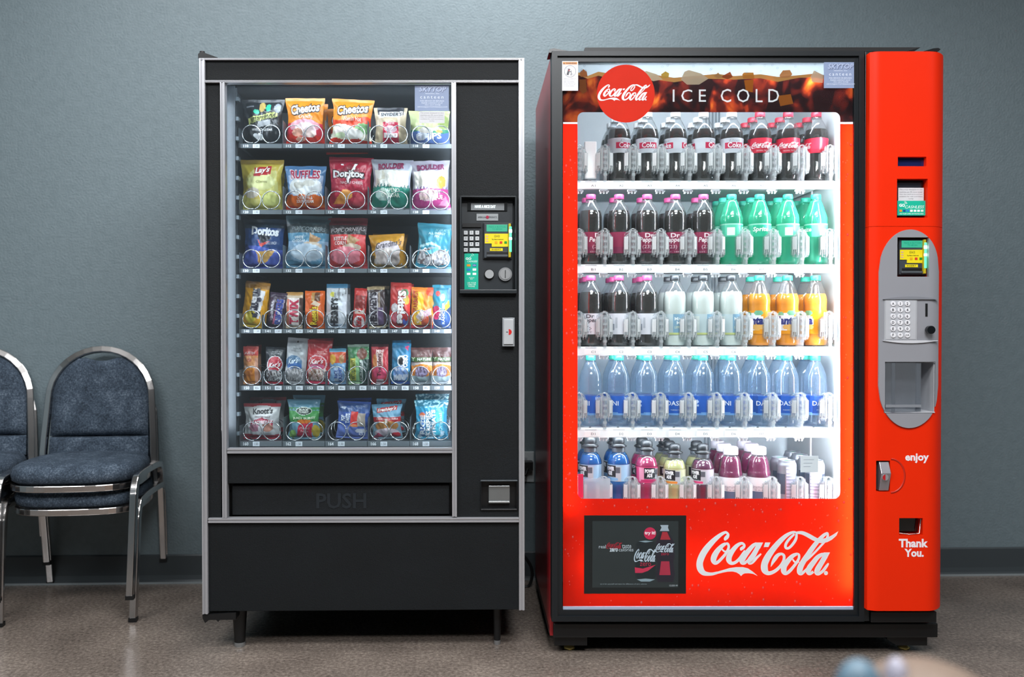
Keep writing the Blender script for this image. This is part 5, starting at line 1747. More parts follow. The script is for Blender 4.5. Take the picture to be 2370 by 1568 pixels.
def colD(x):
    xa, xb = CO.x(cu0, DC), CO.x(cu1 - 2, DC)
    q = (x - xa) / (xb - xa)
    if q < 0.12:
        return DC + 0.010 * ((0.12 - q) / 0.12) ** 2
    if q > 0.72:
        return DC + 0.045 * ((q - 0.72) / 0.28) ** 2.2
    return DC


xa, xb = CO.x(cu0, DC), CO.x(cu1 - 2, DC)


def column(z0, z1):
    mb = MB()
    n = 26
    pr = [(xa + (xb - xa) * i / n, colD(xa + (xb - xa) * i / n)) for i in range(n + 1)]
    poly = pr + [(xb, 0.06), (xa, 0.06)]
    k = len(poly)
    vs = [(x, y, z0) for x, y in poly] + [(x, y, z1) for x, y in poly]
    mb.add(vs, [(i, (i + 1) % k, k + (i + 1) % k, k + i) for i in range(k)], RED, False)
    for i in range(len(mb.s)):
        mb.s[i] = i < n
    mb.add(vs, [tuple(range(k - 1, -1, -1)), tuple(range(k, 2 * k))], RED)
    return mb


def zc(v):
    return CO.z(v, DC, 2100)


def cbx_(u0, v0, u1, v1, d0, d1):
    x0, x1, z0, z1 = CO.rect(u0, v0, u1, v1, DC)
    return (x0, x1, d0, d1, z0, z1)


colm = column(zc(1415), zc(524.7)).build('control_column', dm)
colu = column(zc(523.9), zc(119)).build('upper_cover', dm)
cut(colu, [cbx_(2078, 363, 2144, 385, -0.08, -0.018), cbx_(2076, 414, 2147, 504, -0.08, 0.0)])
PICK = (2046, 838, 2165, 957)
cut(colm, [cbx_(2074, 549, 2149, 642, -0.08, 0.02), cbx_(*PICK, -0.08, 0.055), cbx_(2028, 1067, 2060, 1139, -0.08, 0.0), cbx_(2081, 1200, 2136, 1240, -0.08, 0.03)])
GREY = M('#8d8e94', 0.4, 0, 0.03, 20)
# grey rounded panel following the column
m = MB()
pu0, pu1, pv0, pv1 = 2032.5, 2175.5, 532, 991
n = 32
hwid, rv = (pu1 - pu0) / 2, 98.0
rows = []
for i in range(n + 1):
    u = pu0 + (pu1 - pu0) * i / n
    q = 1 - ((u - (pu0 + pu1) / 2) / hwid) ** 2
    dv = rv * (1 - sqrt(max(0, q)))
    x = CO.x(u, DC)
    rows.append((x, colD(x) - 0.005, zc(pv1 - dv), zc(pv0 + dv)))
vs = []
for x, y, za_, zb_ in rows:
    vs += [(x, y, za_), (x, y, zb_), (x, y + 0.012, za_), (x, y + 0.012, zb_)]
fs = []
for i in range(n):
    a, b = 4 * i, 4 * i + 4
    fs += [(a, b, b + 1, a + 1), (a + 2, a + 3, b + 3, b + 2), (a, a + 2, b + 2, b), (a + 1, b + 1, b + 3, a + 3)]
fs += [(0, 1, 3, 2), (4 * n, 4 * n + 2, 4 * n + 3, 4 * n + 1)]
m.add(vs, fs, GREY)
gp_ = m.build('selection_panel', dm)
cut(gp_, [cbx_(2075, 550, 2148, 641, -0.08, 0.0), cbx_(*PICK, -0.08, 0.0)])
# display slot, note slot
m = MB()
x0, x1, z0, z1 = CO.rect(2078, 363, 2144, 385, DC)
m.box(x0, x1, -0.0185, -0.0165, z0, z1, M('#16204e', 0.2))
m.build('price_display', dm)
m = MB()
ud = -0.012
CO.pbox(m, 2077, 415, 2146, 503, -0.004, 0.0, BLACK)
x0, x1, z0, z1 = CO.rect(2078, 418, 2144, 502, DC)
m.box(x0, x1, ud, -0.004, z0, z1, BLACKG)
m.box(x0 + 0.003, x1 - 0.006, ud - 0.003, ud, z0 + 0.004, z1 - 0.003, M('#23272f', 0.3))
na = m.build('note_slot', dm)
m = MB()
notice(m, CO, 2079, 435, 2138, 466, -0.018)
m.build('price_notice', na)
m = MB()
cashless(m, CO, 2077, 465, 2142, 499, -0.021, False)
m.build('payment_sticker', na)
card_reader(CO, 2079, 553, 2146, 638, -0.022, dm)
# keypad
m = MB()
CO.pbox(m, 2047, 693, 2123, 788, DC - 0.0065, DC - 0.004, M('#a4a6ab', 0.4))
CO.pbox(m, 2050, 695, 2120, 786, DC - 0.0075, DC - 0.006, M('#b2b4b9', 0.4))
kp = m.build('keypad', dm, 0.0008)
KT = ['A', '1', '2', 'B', '3', '4', 'C', '5', '6', 'D', '7', '8', 'E', '9', '0', 'F', '*', 'CLR']
for r in range(6):
    for c in range(3):
        u, v = 2067.2 + 16.5 * c, 703.3 + 14.55 * r
        x, z = CO.loc(u, v, DC - 0.009)
        m = MB()
        m.disc_y(x, z, 0.0074, DC - 0.0105, DC - 0.007, M('#e2e2e6', 0.35), 18)
        s = KT[r * 3 + c]
        hw_, hh_ = (2.6, 3.2) if len(s) == 1 else (4.2, 1.8)
        CO.ptext(m, s, u - hw_, v - hh_, u + hw_, v + hh_, DC - 0.0109, ink('#3f4148'), keep=True, bold=.02)
        m.build('key', kp, 0.0008)
m = MB()
x0, z0 = CO.loc(2041, 692, DC)
x1 = CO.x(2168, DC)
xm = (x0 + x1) / 2
lip = [(x0 + (x1 - x0) * i / 16, z0 - 0.001 + 0.0075 * (1 - (2 * i / 16 - 1) ** 2)) for i in range(17)]
m.prism(lip + [(x1, z0 - 0.002), (x0, z0 - 0.002)], DC - 0.010, DC - 0.003, M('#7d7f86', 0.45))
zl = zc(789)
lip = [(x0 + (x1 - x0) * i / 16, zl - 0.0075 * (1 - (2 * i / 16 - 1) ** 2)) for i in range(17)]
m.prism(lip + [(x1, zl + 0.001), (x0, zl + 0.001)], DC - 0.009, DC - 0.003, M('#c8c9ce', 0.4))
m.build('panel_lip', dm)
m = MB()
CO.pbox(m, 2142, 703, 2147, 733, DC - 0.0062, DC + 0.01, BLACK)
m.build('coin_slot', dm)
m = MB()
x, z = CO.loc(2146, 764, DC)
m.disc_y(x, z, 0.0095, DC - 0.022, DC, BLACKG, 18)
m.disc_y(x - 0.002, z, 0.012, DC - 0.028, DC - 0.014, BLACKG, 18)
m.build('return_knob', dm, 0.003)
# pick-up hatch
x0, x1, z0, z1 = CO.rect(*PICK, DC)
m = MB()
e = 0.0012
m.box(x0 + e, x1 - e, 0.05, 0.0535, z0 + e, z1 - e, M('#8d9096', 0.5))
m.box(x0 + e, x0 + e + 0.002, -0.034, 0.05, z0 + e, z1 - e, M('#a9abb0', 0.45))
m.box(x1 - e - 0.002, x1 - e, -0.030, 0.05, z0 + e, z1 - e, M('#a9abb0', 0.45))
m.box(x0 + e, x1 - e, -0.034, 0.05, z0 + e, z0 + e + 0.003, M('#b9bbc0', 0.4))
m.box(x0 + e, x1 - e, -0.034, 0.05, z1 - e - 0.002, z1 - e, M('#8d9096', 0.45))
pk = m.build('delivery_hatch', dm)
m = MB()
xd = x0 + (x1 - x0) * 0.7
prw = [(x0 + 0.002 + (xd - x0 - 0.002) * i / 10, -0.030 - 0.010 * sin(pi * (0.2 + 0.7 * i / 10))) for i in range(11)]
kk = len(prw)
cl = clear('#dfe3e8', 0.5, 0.28, '#b9bfc6', 0.05, name='acrylic_door')
vs = [(x, y, z0 + 0.006) for x, y in prw] + [(x, y, z1 - 0.003) for x, y in prw]
m.add(vs, [(i, i + 1, kk + i + 1, kk + i) for i in range(kk - 1)], cl, True)
m.box(x0 + 0.002, xd, -0.042, -0.036, z0 + 0.018, z0 + 0.026, M('#8f939a', 0.2, 0.2))
m.box(xd - 0.012, xd + 0.002, -0.036, -0.028, z0 + 0.006, z1 - 0.003, cl)
m.box(x0 + 0.02, x0 + 0.03, -0.0405, -0.039, z0 + 0.006, z1 - 0.003, cl)
m.build('clear_door', pk)
# wording on the column
m = MB()
CO.ptext(m, 'enjoy', 2095, 1050, 2150, 1073, DC - 0.0006, ink('#efe6ea'), bold=.035)
for v in list(range(len(m.v))):
    x, y, z = m.v[v]
    m.v[v] = (x, colD(x) - 0.0007, z)
m.build('lettering', dm)
m = MB()
CO.ptext(m, 'Thank', 2080, 1248, 2148, 1268, DC - 0.0006, ink('#efe6ea'), bold=.04)
CO.ptext(m, 'You.', 2093, 1271, 2138, 1290, DC - 0.0006, ink('#efe6ea'), bold=.04)
for v in list(range(len(m.v))):
    x, y, z = m.v[v]
    m.v[v] = (x, colD(x) - 0.0007, z)
m.build('lettering', dm)
# lever handle in its scoop
m = MB()
x0, x1, z0, z1 = CO.rect(2028, 1067, 2060, 1139, DC)
m.box(x0 + 0.001, x1 - 0.001, -0.004, -0.001, z0 + 0.001, z1 - 0.001, BLACK)
hn = m.build('handle_recess', dm)
m = MB()
xs, zs = CO.loc(2062, 1102, DC)
rs = (CO.x(2094, DC) - CO.x(2062, DC))
arc = [(xs + rs * sin(a), 0.0, zs + rs * 1.22 * cos(a)) for a in [pi * i / 18 for i in range(19)]]
m.tube([(p[0], DC + 0.0015, p[2]) for p in arc], 0.0035, M('#b82410', 0.35), 8)
m.build('scoop_rim', hn)
m = MB()
x0, x1, z0, z1 = CO.rect(2036, 1070, 2058, 1137, DC)
zm = z0 + (z1 - z0) * .62
hp = [(x0, z0), (x1, z0), (x1, z1), (x0, z1)]
vs = [(x0, -0.03, z0), (x1, -0.03, z0), (x1, -0.046, zm), (x0, -0.046, zm), (x1, -0.030, z1), (x0, -0.030, z1)]
m.add(vs + [(v[0], -0.004, v[2]) for v in vs], [(0, 1, 2, 3), (3, 2, 4, 5), (6, 7, 1, 0), (7, 8, 2, 1), (8, 10, 4, 2), (10, 11, 5, 4), (11, 9, 3, 5), (9, 6, 0, 3)], M('#a9a6ad', 0.25, 0.7))
x, z = CO.loc(2047, 1105, -0.04)
m.disc_y(x, z, 0.0095, -0.046, -0.03, M('#c0bcc2', 0.25, 0.6), 20)
m.add([(x, -0.0466, z - 0.008)] + [(x + 0.0085 * cos(radians(a)), -0.0466, z + 0.0085 * sin(radians(a))) for a in range(90, 271, 20)], [tuple(range(11))], ink('#b01c22'))
m.build('lever_handle', hn, 0.001)
# coin cup
m = MB()
x0, x1, z0, z1 = CO.rect(2082, 1201, 2135, 1239, DC)
m.box(x0, x1, 0.024, 0.028, z0, z1, BLACK)
m.box(x0 + 0.003, x1 - 0.003, -0.012, -0.010, z0 + 0.006, z1 - 0.001, clear('#8a8f96', 0.35, 0.3, '#1b1d20', 0.06, name='smoked_flap'))
m.tube([(x0 + 0.002, -0.028, z0 + 0.004), (x0 + 0.03, -0.031, z0 + 0.001), (x1 - 0.006, -0.028, z0 + 0.003), (x1 - 0.001, -0.026, z1 - 0.003)], 0.0018, CHROME, 6)
m.build('coin_return', dm)
m = MB()
CO.pbox(m, 2016, 1417, 2168, 1442, -0.005, 0.06, BLACK)
m.build('column_base', dm, 0.002)

# ================================================================== bottles
CAPP, CAPT, CAPB = M('#b0457a', 0.4), M('#2fa28c', 0.4), M('#24282c', 0.4)
PET = clear('#fafcfd', 0.25, 0.06, '#ffffff', 0.04, name='bottle_plastic')
PETG = clear('#c3f3e4', 0.25, 0.5, '#63ecc8', 0.04, name='green_plastic')
PETB = clear('#ecf4fb', 0.3, 0.18, '#c0dbf2', 0.04, name='blue_tint_plastic')
COLA = M('#15130f', 0.12, 0, 0.1, 6, coat=0.8)
HB, RB = 0.225, 0.0365
PROF = {
    'contour': [(.52, 0), (.86, .012), (.97, .05), (.98, .12), (.93, .2), (.86, .28), (.86, .33), (.93, .40), (.97, .46), (.98, .56), (1.0, .63), (.97, .70), (.86, .77), (.66, .84), (.46, .895), (.385, .92), (.385, .955)],
    'round': [(.5, 0), (.88, .012), (.98, .05), (.97, .12), (.945, .16), (.945, .46), (.98, .48), (1.0, .54), (1.0, .66), (.96, .73), (.83, .79), (.62, .85), (.45, .90), (.385, .92), (.385, .955)],
    'cone': [(.5, 0), (.9, .012), (1.0, .05), (.97, .12), (.93, .22), (.95, .36), (.97, .38), (.97, .58), (1.0, .60), (1.0, .65), (.94, .70), (.72, .80), (.50, .90), (.40, .92), (.385, .955)],
    'water': [(.5, 0), (.84, .014), (.95, .05), (.90, .1), (.94, .15), (.94, .43), (.99, .45), (1.0, .52), (.965, .545), (1.0, .57), (.965, .60), (1.0, .63), (.93, .72), (.76, .80), (.54, .88), (.40, .92), (.385, .955)],
    'sport': [(.6, 0), (.92, .012), (.98, .05), (.90, .14), (.84, .22), (.90, .30), (1.0, .36), (1.0, .41), (.955, .42), (.97, .66), (1.0, .68), (.95, .72), (.78, .79), (.60, .83), (.50, .84), (.50, .865)],
    'vita': [(.62, 0), (.95, .012), (1.0, .04), (.98, .08), (.98, .52), (1.0, .54), (1.0, .58), (.93, .61), (.90, .68), (.82, .76), (.68, .83), (.56, .865), (.52, .875), (.52, .9)],
}


def rad_at(prof, z):
    for (r0, z0), (r1, z1) in zip(prof, prof[1:]):
        if z0 <= z <= z1:
            return r0 + (r1 - r0) * (z - z0) / max(1e-6, z1 - z0)
    return prof[-1][0]


def smoothprof(prof, z0, z1, k, H_, R_):
    zs = sorted(set([z0, z1] + [p[1] for p in prof if z0 < p[1] < z1] + [z0 + (z1 - z0) * i / 14 for i in range(15)]))
    return [(rad_at(prof, z) * R_ * k, z * H_) for z in zs]


def bottle(name, kind, shell, liquid=None, level=.74, cap=CAPP, lab=None, labz=(.4, .6), design=(), H_=HB, R_=RB, captype='screw', petal=True):
    prof = PROF[kind]
    pet = (lambda t, z: 1 + (0.05 * cos(5 * t) * max(0, 1 - z / (H_ * .11)) if petal else 0))
    mb = MB()
    mb.lathe(smoothprof(prof, 0, prof[-1][1], 1.0, H_, R_), shell, 24, mod=pet, capt=False)
    o = mb.build(name)
    if liquid:
        mb = MB()
        mb.lathe(smoothprof(prof, .012, level, .955, H_, R_), liquid, 24, mod=pet)
        mb.build('liquid', o)
    zt = prof[-1][1]
    mb = MB()
    if captype == 'screw':
        z0, z1 = (zt - .025) * H_, (zt + .045) * H_
        rc = rad_at(prof, zt) * R_ + 0.0012
        mb.lathe([(rc, z0), (rc * 1.03, z0 + .002), (rc, z1 - .002), (rc * .9, z1)], cap, 30, mod=lambda t, z: 1 + 0.02 * cos(30 * t))
        mb.lathe([(rc * 1.12, z0 - .005), (rc * 1.12, z0 - .0025)], shell, 20)
        mb.build('cap', o)
    elif captype == 'wide':
        rc = R_ * .60
        mb.lathe([(rc, zt * H_ - .006), (rc * 1.02, zt * H_), (rc * .98, (zt + .085) * H_), (rc * .8, (zt + .1) * H_)], cap, 28, mod=lambda t, z: 1 + 0.015 * cos(28 * t))
        mb.build('cap', o)
    else:
        z0 = zt * H_
        mb.lathe([(R_ * .56, z0 - .006), (R_ * .58, z0 + .010), (R_ * .52, z0 + .012)], M('#596068', 0.3, 0.1), 24)
        mb.lathe([(R_ * .68, z0 + .011), (R_ * .72, z0 + .014), (R_ * .5, z0 + .021), (R_ * .45, z0 + .026)], cap, 24)
        mb.lathe([(R_ * .50, z0 + .022), (R_ * .53, z0 + .026), (R_ * .50, z0 + .040), (R_ * .36, z0 + .045)], cap, 24)
        mb.build('sports_cap', o)
    if lab:
        la, lb = labz
        k = 1.015
        mb = MB()

        def S(a, z, off=0.0):
            r = rad_at(prof, z) * R_ * k + off
            return (r * sin(a), -r * cos(a), z * H_)
        nu, nv = 64, 20

        def colf(u, v):
            c = lab
            a = (u - .5) * 2 * pi * R_ / (H_ * (lb - la))      # width measured in label heights
            for sh in design:
                if sh[0] != 't' and shape_hit(sh, a, v):
                    c = colof(sh)
            return c if not isinstance(c, str) else ink(c)
        mb.grid(lambda u, v: S((u - .5) * 2 * pi, la + (lb - la) * v), nu, nv, colf)
        for t_ in design:
            if t_[0] != 't':
                continue
            _, s, a0, b0, a1, b1, hexs, kw = (list(t_) + [{}])[:8]
            hh = H_ * (lb - la)
            mb.text(s, (a0, b0, a1, b1), lambda a, b: S(a * hh / R_, la + (lb - la) * b, 0.0007), ink(hexs), **kw)
        mb.build('label', o)
    return o


DIET = [('r', -3, .3, 3, .7, '#c9ced4'), ('r', -.75, .3, .55, .72, '#b8284a'), ('r', 1.1, .3, 2.2, .72, '#b8284a'), ('r', -2.3, .3, -1.5, .72, '#b8284a'),
        ('t', 'Coke', -.55, .34, .4, .7, '#f0eff2', dict(bold=.02)), ('t', 'Diet', -.45, .76, .3, .9, '#8e969e', dict(shear=.2)), ('t', 'Coke', 1.25, .34, 2.0, .7, '#f0eff2', dict(bold=.02))]
REDC = [('r', -3, 0, 3, .26, '#c4283e'), ('t', '', -.75, .3, .75, .72, '#f2eef0', dict(logo=True)), ('t', '', 1.3, .3, 2.5, .72, '#f2eef0', dict(logo=True)), ('t', 'ORIGINAL TASTE', -.4, .1, .4, .2, '#e6c9cd')]
DRP = [('r', -3, .0, 3, .3, '#7c2a4a'), ('t', 'Dr', -.14, .74, .3, .95, '#f0dfe4', dict(bold=.03)), ('t', 'Pepper', -.42, .46, .44, .76, '#f0dfe4', dict(bold=.03, shear=.2)), ('t', '(23)', -.26, .18, .16, .4, '#e6ccd6', {}),
       ('t', 'EST. 1885', -.36, .04, .36, .1, '#d8b3c0'), ('r', 1.1, .2, 1.5, .7, '#d8c3cc')]
DRD = [('t', 'Dr', -.1, .78, .3, .96, '#4a4650', dict(bold=.02)), ('t', 'Pepper', -.4, .52, .44, .78, '#4a4650', dict(bold=.02, shear=.2)), ('e', -.05, .28, .2, .1, '#8d8a96'), ('e', -.05, .28, .16, .075, '#dcdde6'),
       ('r', .95, .15, 1.2, .5, '#8c929e'), ('r', 1.26, .3, 1.36, .7, '#b3b7c2'), ('r', -1.3, .2, -1.0, .5, '#8c929e'), ('r', -.95, .3, -.88, .8, '#b8bcc6'), ('r', .6, .4, .85, .44, '#a9aeb8'), ('r', .6, .5, .85, .54, '#a9aeb8'), ('t', 'DIET', -.3, .06, .2, .14, '#8d8a96', {})]
SPR = [('r', -.6, 0, .6, 1, '#27b48c'), ('t', 'Sprite', -.6, .3, .6, .75, '#eef6f2', dict(bold=.03, shear=.15, rot=0)), ('r', 1.2, .1, 1.7, .6, '#eef4f2'), ('r', -1.8, .1, -1.2, .7, '#e3f1ec'), ('r', -3, .92, 3, 1, '#9adcc8')]
MIN = [('r', -.5, .1, .3, 1, '#7fa6bf'), ('r', .4, .2, .9, .9, '#c9d6d8'), ('r', .42, .66, .86, .72, '#5c6f7c'), ('r', .42, .78, .8, .83, '#5c6f7c'), ('r', -1.4, .2, -.9, .9, '#d3dcd9'), ('r', -3, 0, 3, .08, '#c3cf8a'),
       ('t', 'Minute\nMaid', -.42, .5, .24, .85, '#e6eef0', dict(bold=.02)), ('t', 'LEMONADE', -.42, .3, .24, .42, '#e8ecc0', {}), ('t', 'Nutrition', .44, .5, .86, .58, '#4a5862')]
FAN = [('r', -3, 0, 3, 1, '#ec9a1c'), ('e', -.1, .52, .55, .38, '#eceaf0'), ('e', .12, .3, .3, .14, '#eeb86a'), ('e', .2, .9, .2, .1, '#6fae8a'), ('e', -.3, .86, .16, .08, '#7fb894'), ('t', 'Fanta', -.5, .4, .4, .76, '#2c3478', dict(bold=.05, shear=.1)),
       ('r', 1.0, .3, 1.22, .5, '#ece6e6'), ('r', -1.3, .2, -1.0, .6, '#ece6e6')]
DAS = [('r', -.8, 0, -.55, 1, '#1f4c9c'), ('r', .95, .1, 1.5, .95, '#a9bfe6'), ('r', 1.02, .7, 1.45, .74, '#2c4a90'), ('r', 1.02, .2, 1.45, .24, '#2c4a90'), ('e', -1.5, .7, .16, .09, '#c3d6f2'), ('e', -1.5, .5, .12, .08, '#c3d6f2'), ('w', .12, .03, .8, 0, '#6fa0d8'),
       ('t', 'DASANI', -.62, .5, .62, .74, '#e6eefa', dict(bold=.01)), ('t', 'PURIFIED WATER', -.4, .24, .3, .3, '#cfdff4')]


def POW(c, d):
    return [('r', -.32, .25, .36, .95, '#1d2026'), ('r', -.62, .1, -.32, .95, c), ('r', .36, .0, .7, .9, '#b9bec6'), ('r', .42, .5, .64, .85, '#5a606a'), ('r', -.5, .05, .5, .2, d), ('r', -1.6, .3, -.9, .9, '#1d2026'),
            ('t', 'POWER\nADE', -.27, .36, .31, .88, '#eceef2', dict(bold=.06)), ('t', 'ER', -1.4, .45, -1.0, .8, '#eceef2', dict(bold=.06)), ('t', 'ION4 ADVANCED', -.3, .24, .32, .3, '#9aa0a8')]


VIT = [('r', -3, 0, 3, .5, '#e4e4e8'), ('r', -.35, .0, .3, .48, '#55708c'), ('r', .36, .2, .62, .9, '#d3d6de'), ('r', .4, .72, .6, .78, '#3c3c46'), ('t', 'vitaminwater', -.4, .6, .3, .72, '#8a8d98'), ('t', 'xxx', -.3, .53, .0, .57, '#70727e')]
KINDS = {}


def getkind(k):
    if k not in KINDS:
        o = {
            'diet': lambda: bottle('soda_bottle', 'contour', PET, COLA, .745, WHITE, '#c3c9d0', (.40, .61), DIET),
            'cola': lambda: bottle('soda_bottle', 'contour', PET, COLA, .745, M('#c83a50', 0.4), '#cf3048', (.40, .61), REDC),
            'pepper': lambda: bottle('soda_bottle', 'round', PET, COLA, .765, CAPP, '#8d2c4c', (.155, .455), DRP),
            'pepperdiet': lambda: bottle('soda_bottle', 'round', PET, COLA, .765, CAPP, '#dcdde6', (.165, .46), DRD),
            'lime': lambda: bottle('soda_bottle', 'cone', PETG, None, .7, CAPT, '#57c9a6', (.39, .575), SPR),
            'lemon': lambda: bottle('juice_bottle', 'round', PET, M('#dfe9e3', 0.2, 0, 0.03, 8, coat=.4), .77, CAPB, '#b9cbd0', (.16, .45), MIN),
            'orange': lambda: bottle('soda_bottle', 'cone', PET, M('#f89a0c', 0.2, 0, 0.03, 8, coat=.4), .74, CAPT, '#ec9a1c', (.17, .50), FAN),
            'water': lambda: bottle('water_bottle', 'water', PETB, None, .7, CAPT, '#2b5db8', (.16, .43), DAS),
            'powb': lambda: bottle('sports_drink_bottle', 'sport', clear('#9cc6e6', .3, .3, '#5d9fd2', name='sport_plastic'), M('#3f86c0', .2, coat=.5), .80, CAPB, '#9fc0dc', (.42, .665), POW('#3f7fc0', '#7fb0dc'), petal=False, captype='sport'),
            'powm': lambda: bottle('sports_drink_bottle', 'sport', PET, M('#a81c5c', .2, coat=.5), .80, CAPB, '#d0487c', (.42, .665), POW('#d890ac', '#b82c64'), petal=False, captype='sport'),
            'powy': lambda: bottle('sports_drink_bottle', 'sport', PET, M('#c2c487', .2, coat=.5), .80, CAPB, '#cfd3b0', (.42, .665), POW('#e0e0d0', '#e08a3a'), petal=False, captype='sport'),
            'powp': lambda: bottle('sports_drink_bottle', 'sport', PET, M('#5a1c44', .2, coat=.5), .80, CAPB, '#c9c3cf', (.42, .665), POW('#b8a0b8', '#d8487c'), petal=False, captype='sport'),
            'vita': lambda: bottle('vitamin_water_bottle', 'vita', PET, M('#74164a', .15, coat=.6), .845, M('#dcd8e4', .4), '#eceaee', (.08, .52), VIT, petal=False, captype='wide'),
        }[k]()
        KINDS[k] = [o, False]
    r = KINDS[k]
    if not r[1]:
        r[1] = True
        return r[0]
    return copy_tree(r[0])


CATS = {'water': 'water bottle', 'lemon': 'juice bottle', 'vita': 'vitamin water bottle'}
LOOK = {'diet': 'cola bottle with a silver label and red band', 'cola': 'cola bottle with a red label', 'pepper': 'dark soda bottle with a maroon label and pink cap',
        'pepperdiet': 'dark soda bottle with a white label and pink cap', 'lime': 'green lemon-lime soda bottle with a teal cap', 'lemon': 'cloudy pale lemonade bottle with a black cap',
        'orange': 'orange soda bottle with a teal cap', 'water': 'clear blue-tinted water bottle with a blue label', 'powb': 'blue sports drink bottle with a black sports cap',
        'powm': 'magenta sports drink bottle with a black sports cap', 'powy': 'pale yellow sports drink bottle with a black sports cap', 'powp': 'purple sports drink bottle with a black sports cap',
        'vita': 'magenta vitamin water bottle with a white cap'}
SG = ['bottles on the top drink shelf', 'bottles on the second drink shelf', 'bottles on the third drink shelf', 'water bottles on the fourth drink shelf', 'bottles on the lowest drink shelf']
BD = 0.172


def put(kind, s, i, depth=0, yaw=0.0, dx=0.0, w=1.0, h=1.0):
    o = getkind(kind)
    d = BD + 0.0765 * depth
    x = CO.x(BC[i], BD) + dx
    o.matrix_world = Matrix.Translation(CO.world(x, d, SZ[s] + 0.0002)) @ Matrix.Rotation(CO.rz + yaw, 4, 'Z') @ Matrix.Diagonal((w, w, h, 1))
    mark = SHELF[s][0] + str(i + 1)
    where = ('front of slot %s' % mark, 'second in line in slot %s' % mark, 'third in line in slot %s' % mark)[depth]
    if s == 4:
        where = ('front, ', 'second, ', 'third, ')[depth] + 'bottom shelf below mark D%d' % (i + 1)
    tag(o, LOOK[kind] + ', ' + where, CATS.get(kind, 'bottle' if kind[:3] == 'pow' else 'soda bottle'), SG[s])
    return o


rnd = random.Random(11)
for i in range(1, 9):
    k = 'diet' if i < 6 else 'cola'
    put(k, 0, i, 0, (0, .55, .05, -1.1, .9, .1, -.1, -.25, 2.3)[i])
    put(k, 0, i, 1, rnd.uniform(-3, 3))
    put(k, 0, i, 2, rnd.uniform(-3, 3))
for i in range(9):
    k = 'pepper' if i < 5 else 'lime'
    put(k, 1, i, 0, (.5, 1.3, -.1, -.35, .1, 1.4, -.2, 1.5, -1.4)[i])
    for dd in (1, 2) if k == 'lime' else (1,):
        put(k, 1, i, dd, rnd.uniform(-3, 3), dx=-0.004)
for i in range(9):
    k = 'pepperdiet' if i < 3 else 'lemon' if i < 6 else 'orange'
    put(k, 2, i, 0, (-.35, 1.3, 1.25, .5, 1.0, .75, -.75, -.35, -1.4)[i])
    for dd in ((1, 2) if i < 3 else (1,)):
        put(k, 2, i, dd, rnd.uniform(-3, 3), dx=-0.004)
for i in range(9):
    put('water', 3, i, 0, (-1.25, -1.2, 1.6, .1, 1.65, -1.3, .5, 0, .45)[i])
    if i > 0:
        put('water', 3, i, 1, rnd.uniform(-3, 3), dx=-0.004)
E = ['powb', 'powb', 'powm', 'powy', 'powp', 'vita', 'vita']
for i, k in enumerate(E):
    hk = {'powb': .96, 'powm': .91, 'powy': .86, 'powp': .86, 'vita': .88}[k]
    wk = 1.05 if k == 'vita' else 1.0
    put(k, 4, i, 0, (-.95, -1.0, .08, -.75, -1.0, .1, .15)[i], w=wk, h=hk)
    kk = {2: 'powm', 3: 'powy', 4: 'powy'}.get(i, k)
    put(kk, 4, i, 1, rnd.uniform(-1.5, 1.5), w=wk, h=hk)
    if k in ('vita', 'powy'):
        put(k, 4, i, 2, rnd.uniform(-1.5, 1.5), w=wk, h=hk)
# tall energy drink cans
CANM = M('#aab0ba', 0.3, 0.5, 0.04, 30)
mb = MB()
mb.lathe([(.024, 0), (.029, .006), (.0315, .012), (.0315, .150), (.030, .156), (.0262, .164), (.0268, .167), (.0255, .168), (.0245, .163)], CANM, 28)
can = mb.build('energy_drink_can')
mb = MB()
mb.lathe([(.0001, .1635), (.0243, .1635)], M('#d3dad8', .2, .8), 24, capb=False, capt=False)
mb.build('lid', can)
mb = MB()
mb.box(-.005, .005, -.012, .008, .1645, .1655, M('#2f9a6c', .35, .3))
mb.build('pull_tab', can, .0008)
mb = MB()


def cs(a, z, off=0.0002):
    return ((.0315 + off) * sin(a), -(.0315 + off) * cos(a), z)


def cc(u, v):
    a = abs((u - .5) * 2)
    if v > .97 or v < .04:
        return CANM
    if v > .93 and (u * 60) % 1 < .5:
        return ink('#3a424c')
    if .42 < u < .58:
        return ink('#c9c9e0') if (v * 12) % 1 < .7 else ink('#8d93a8')
    if v < .12:
        return ink('#46b39a') if v > .09 else ink('#4a5c74')
    if .2 < u < .4 or .62 < u < .82:
        return ink('#4a5666') if .3 < v < .8 else CANM
    return CANM


mb.grid(lambda u, v: cs((u - .5) * 2 * pi, .012 + .138 * v), 60, 40, cc)
mb.build('label', can)
first = True
for i, dep in ((7, 0), (7, 1), (8, 0), (8, 1), (8, 2), (8, 3)):
    o = can if first else copy_tree(can)
    first = False
    d = BD - 0.006 + 0.066 * dep
    o.matrix_world = Matrix.Translation(CO.world(CO.x(BC[i], BD) - 0.002, d, SZ[4] + 0.0002)) @ Matrix.Rotation(CO.rz + (.15, .8, -.3, .5, 1.4, 2.2)[dep + (0 if i == 7 else 2)], 4, 'Z') @ Matrix.Diagonal((.95, .95, .93, 1))
    tag(o, 'silver energy drink can with a green tab, %s below mark D%d' % (('front', 'second in line', 'third in line', 'fourth in line')[dep], i + 1), 'can', SG[4])
# ================================================================== stacking chairs


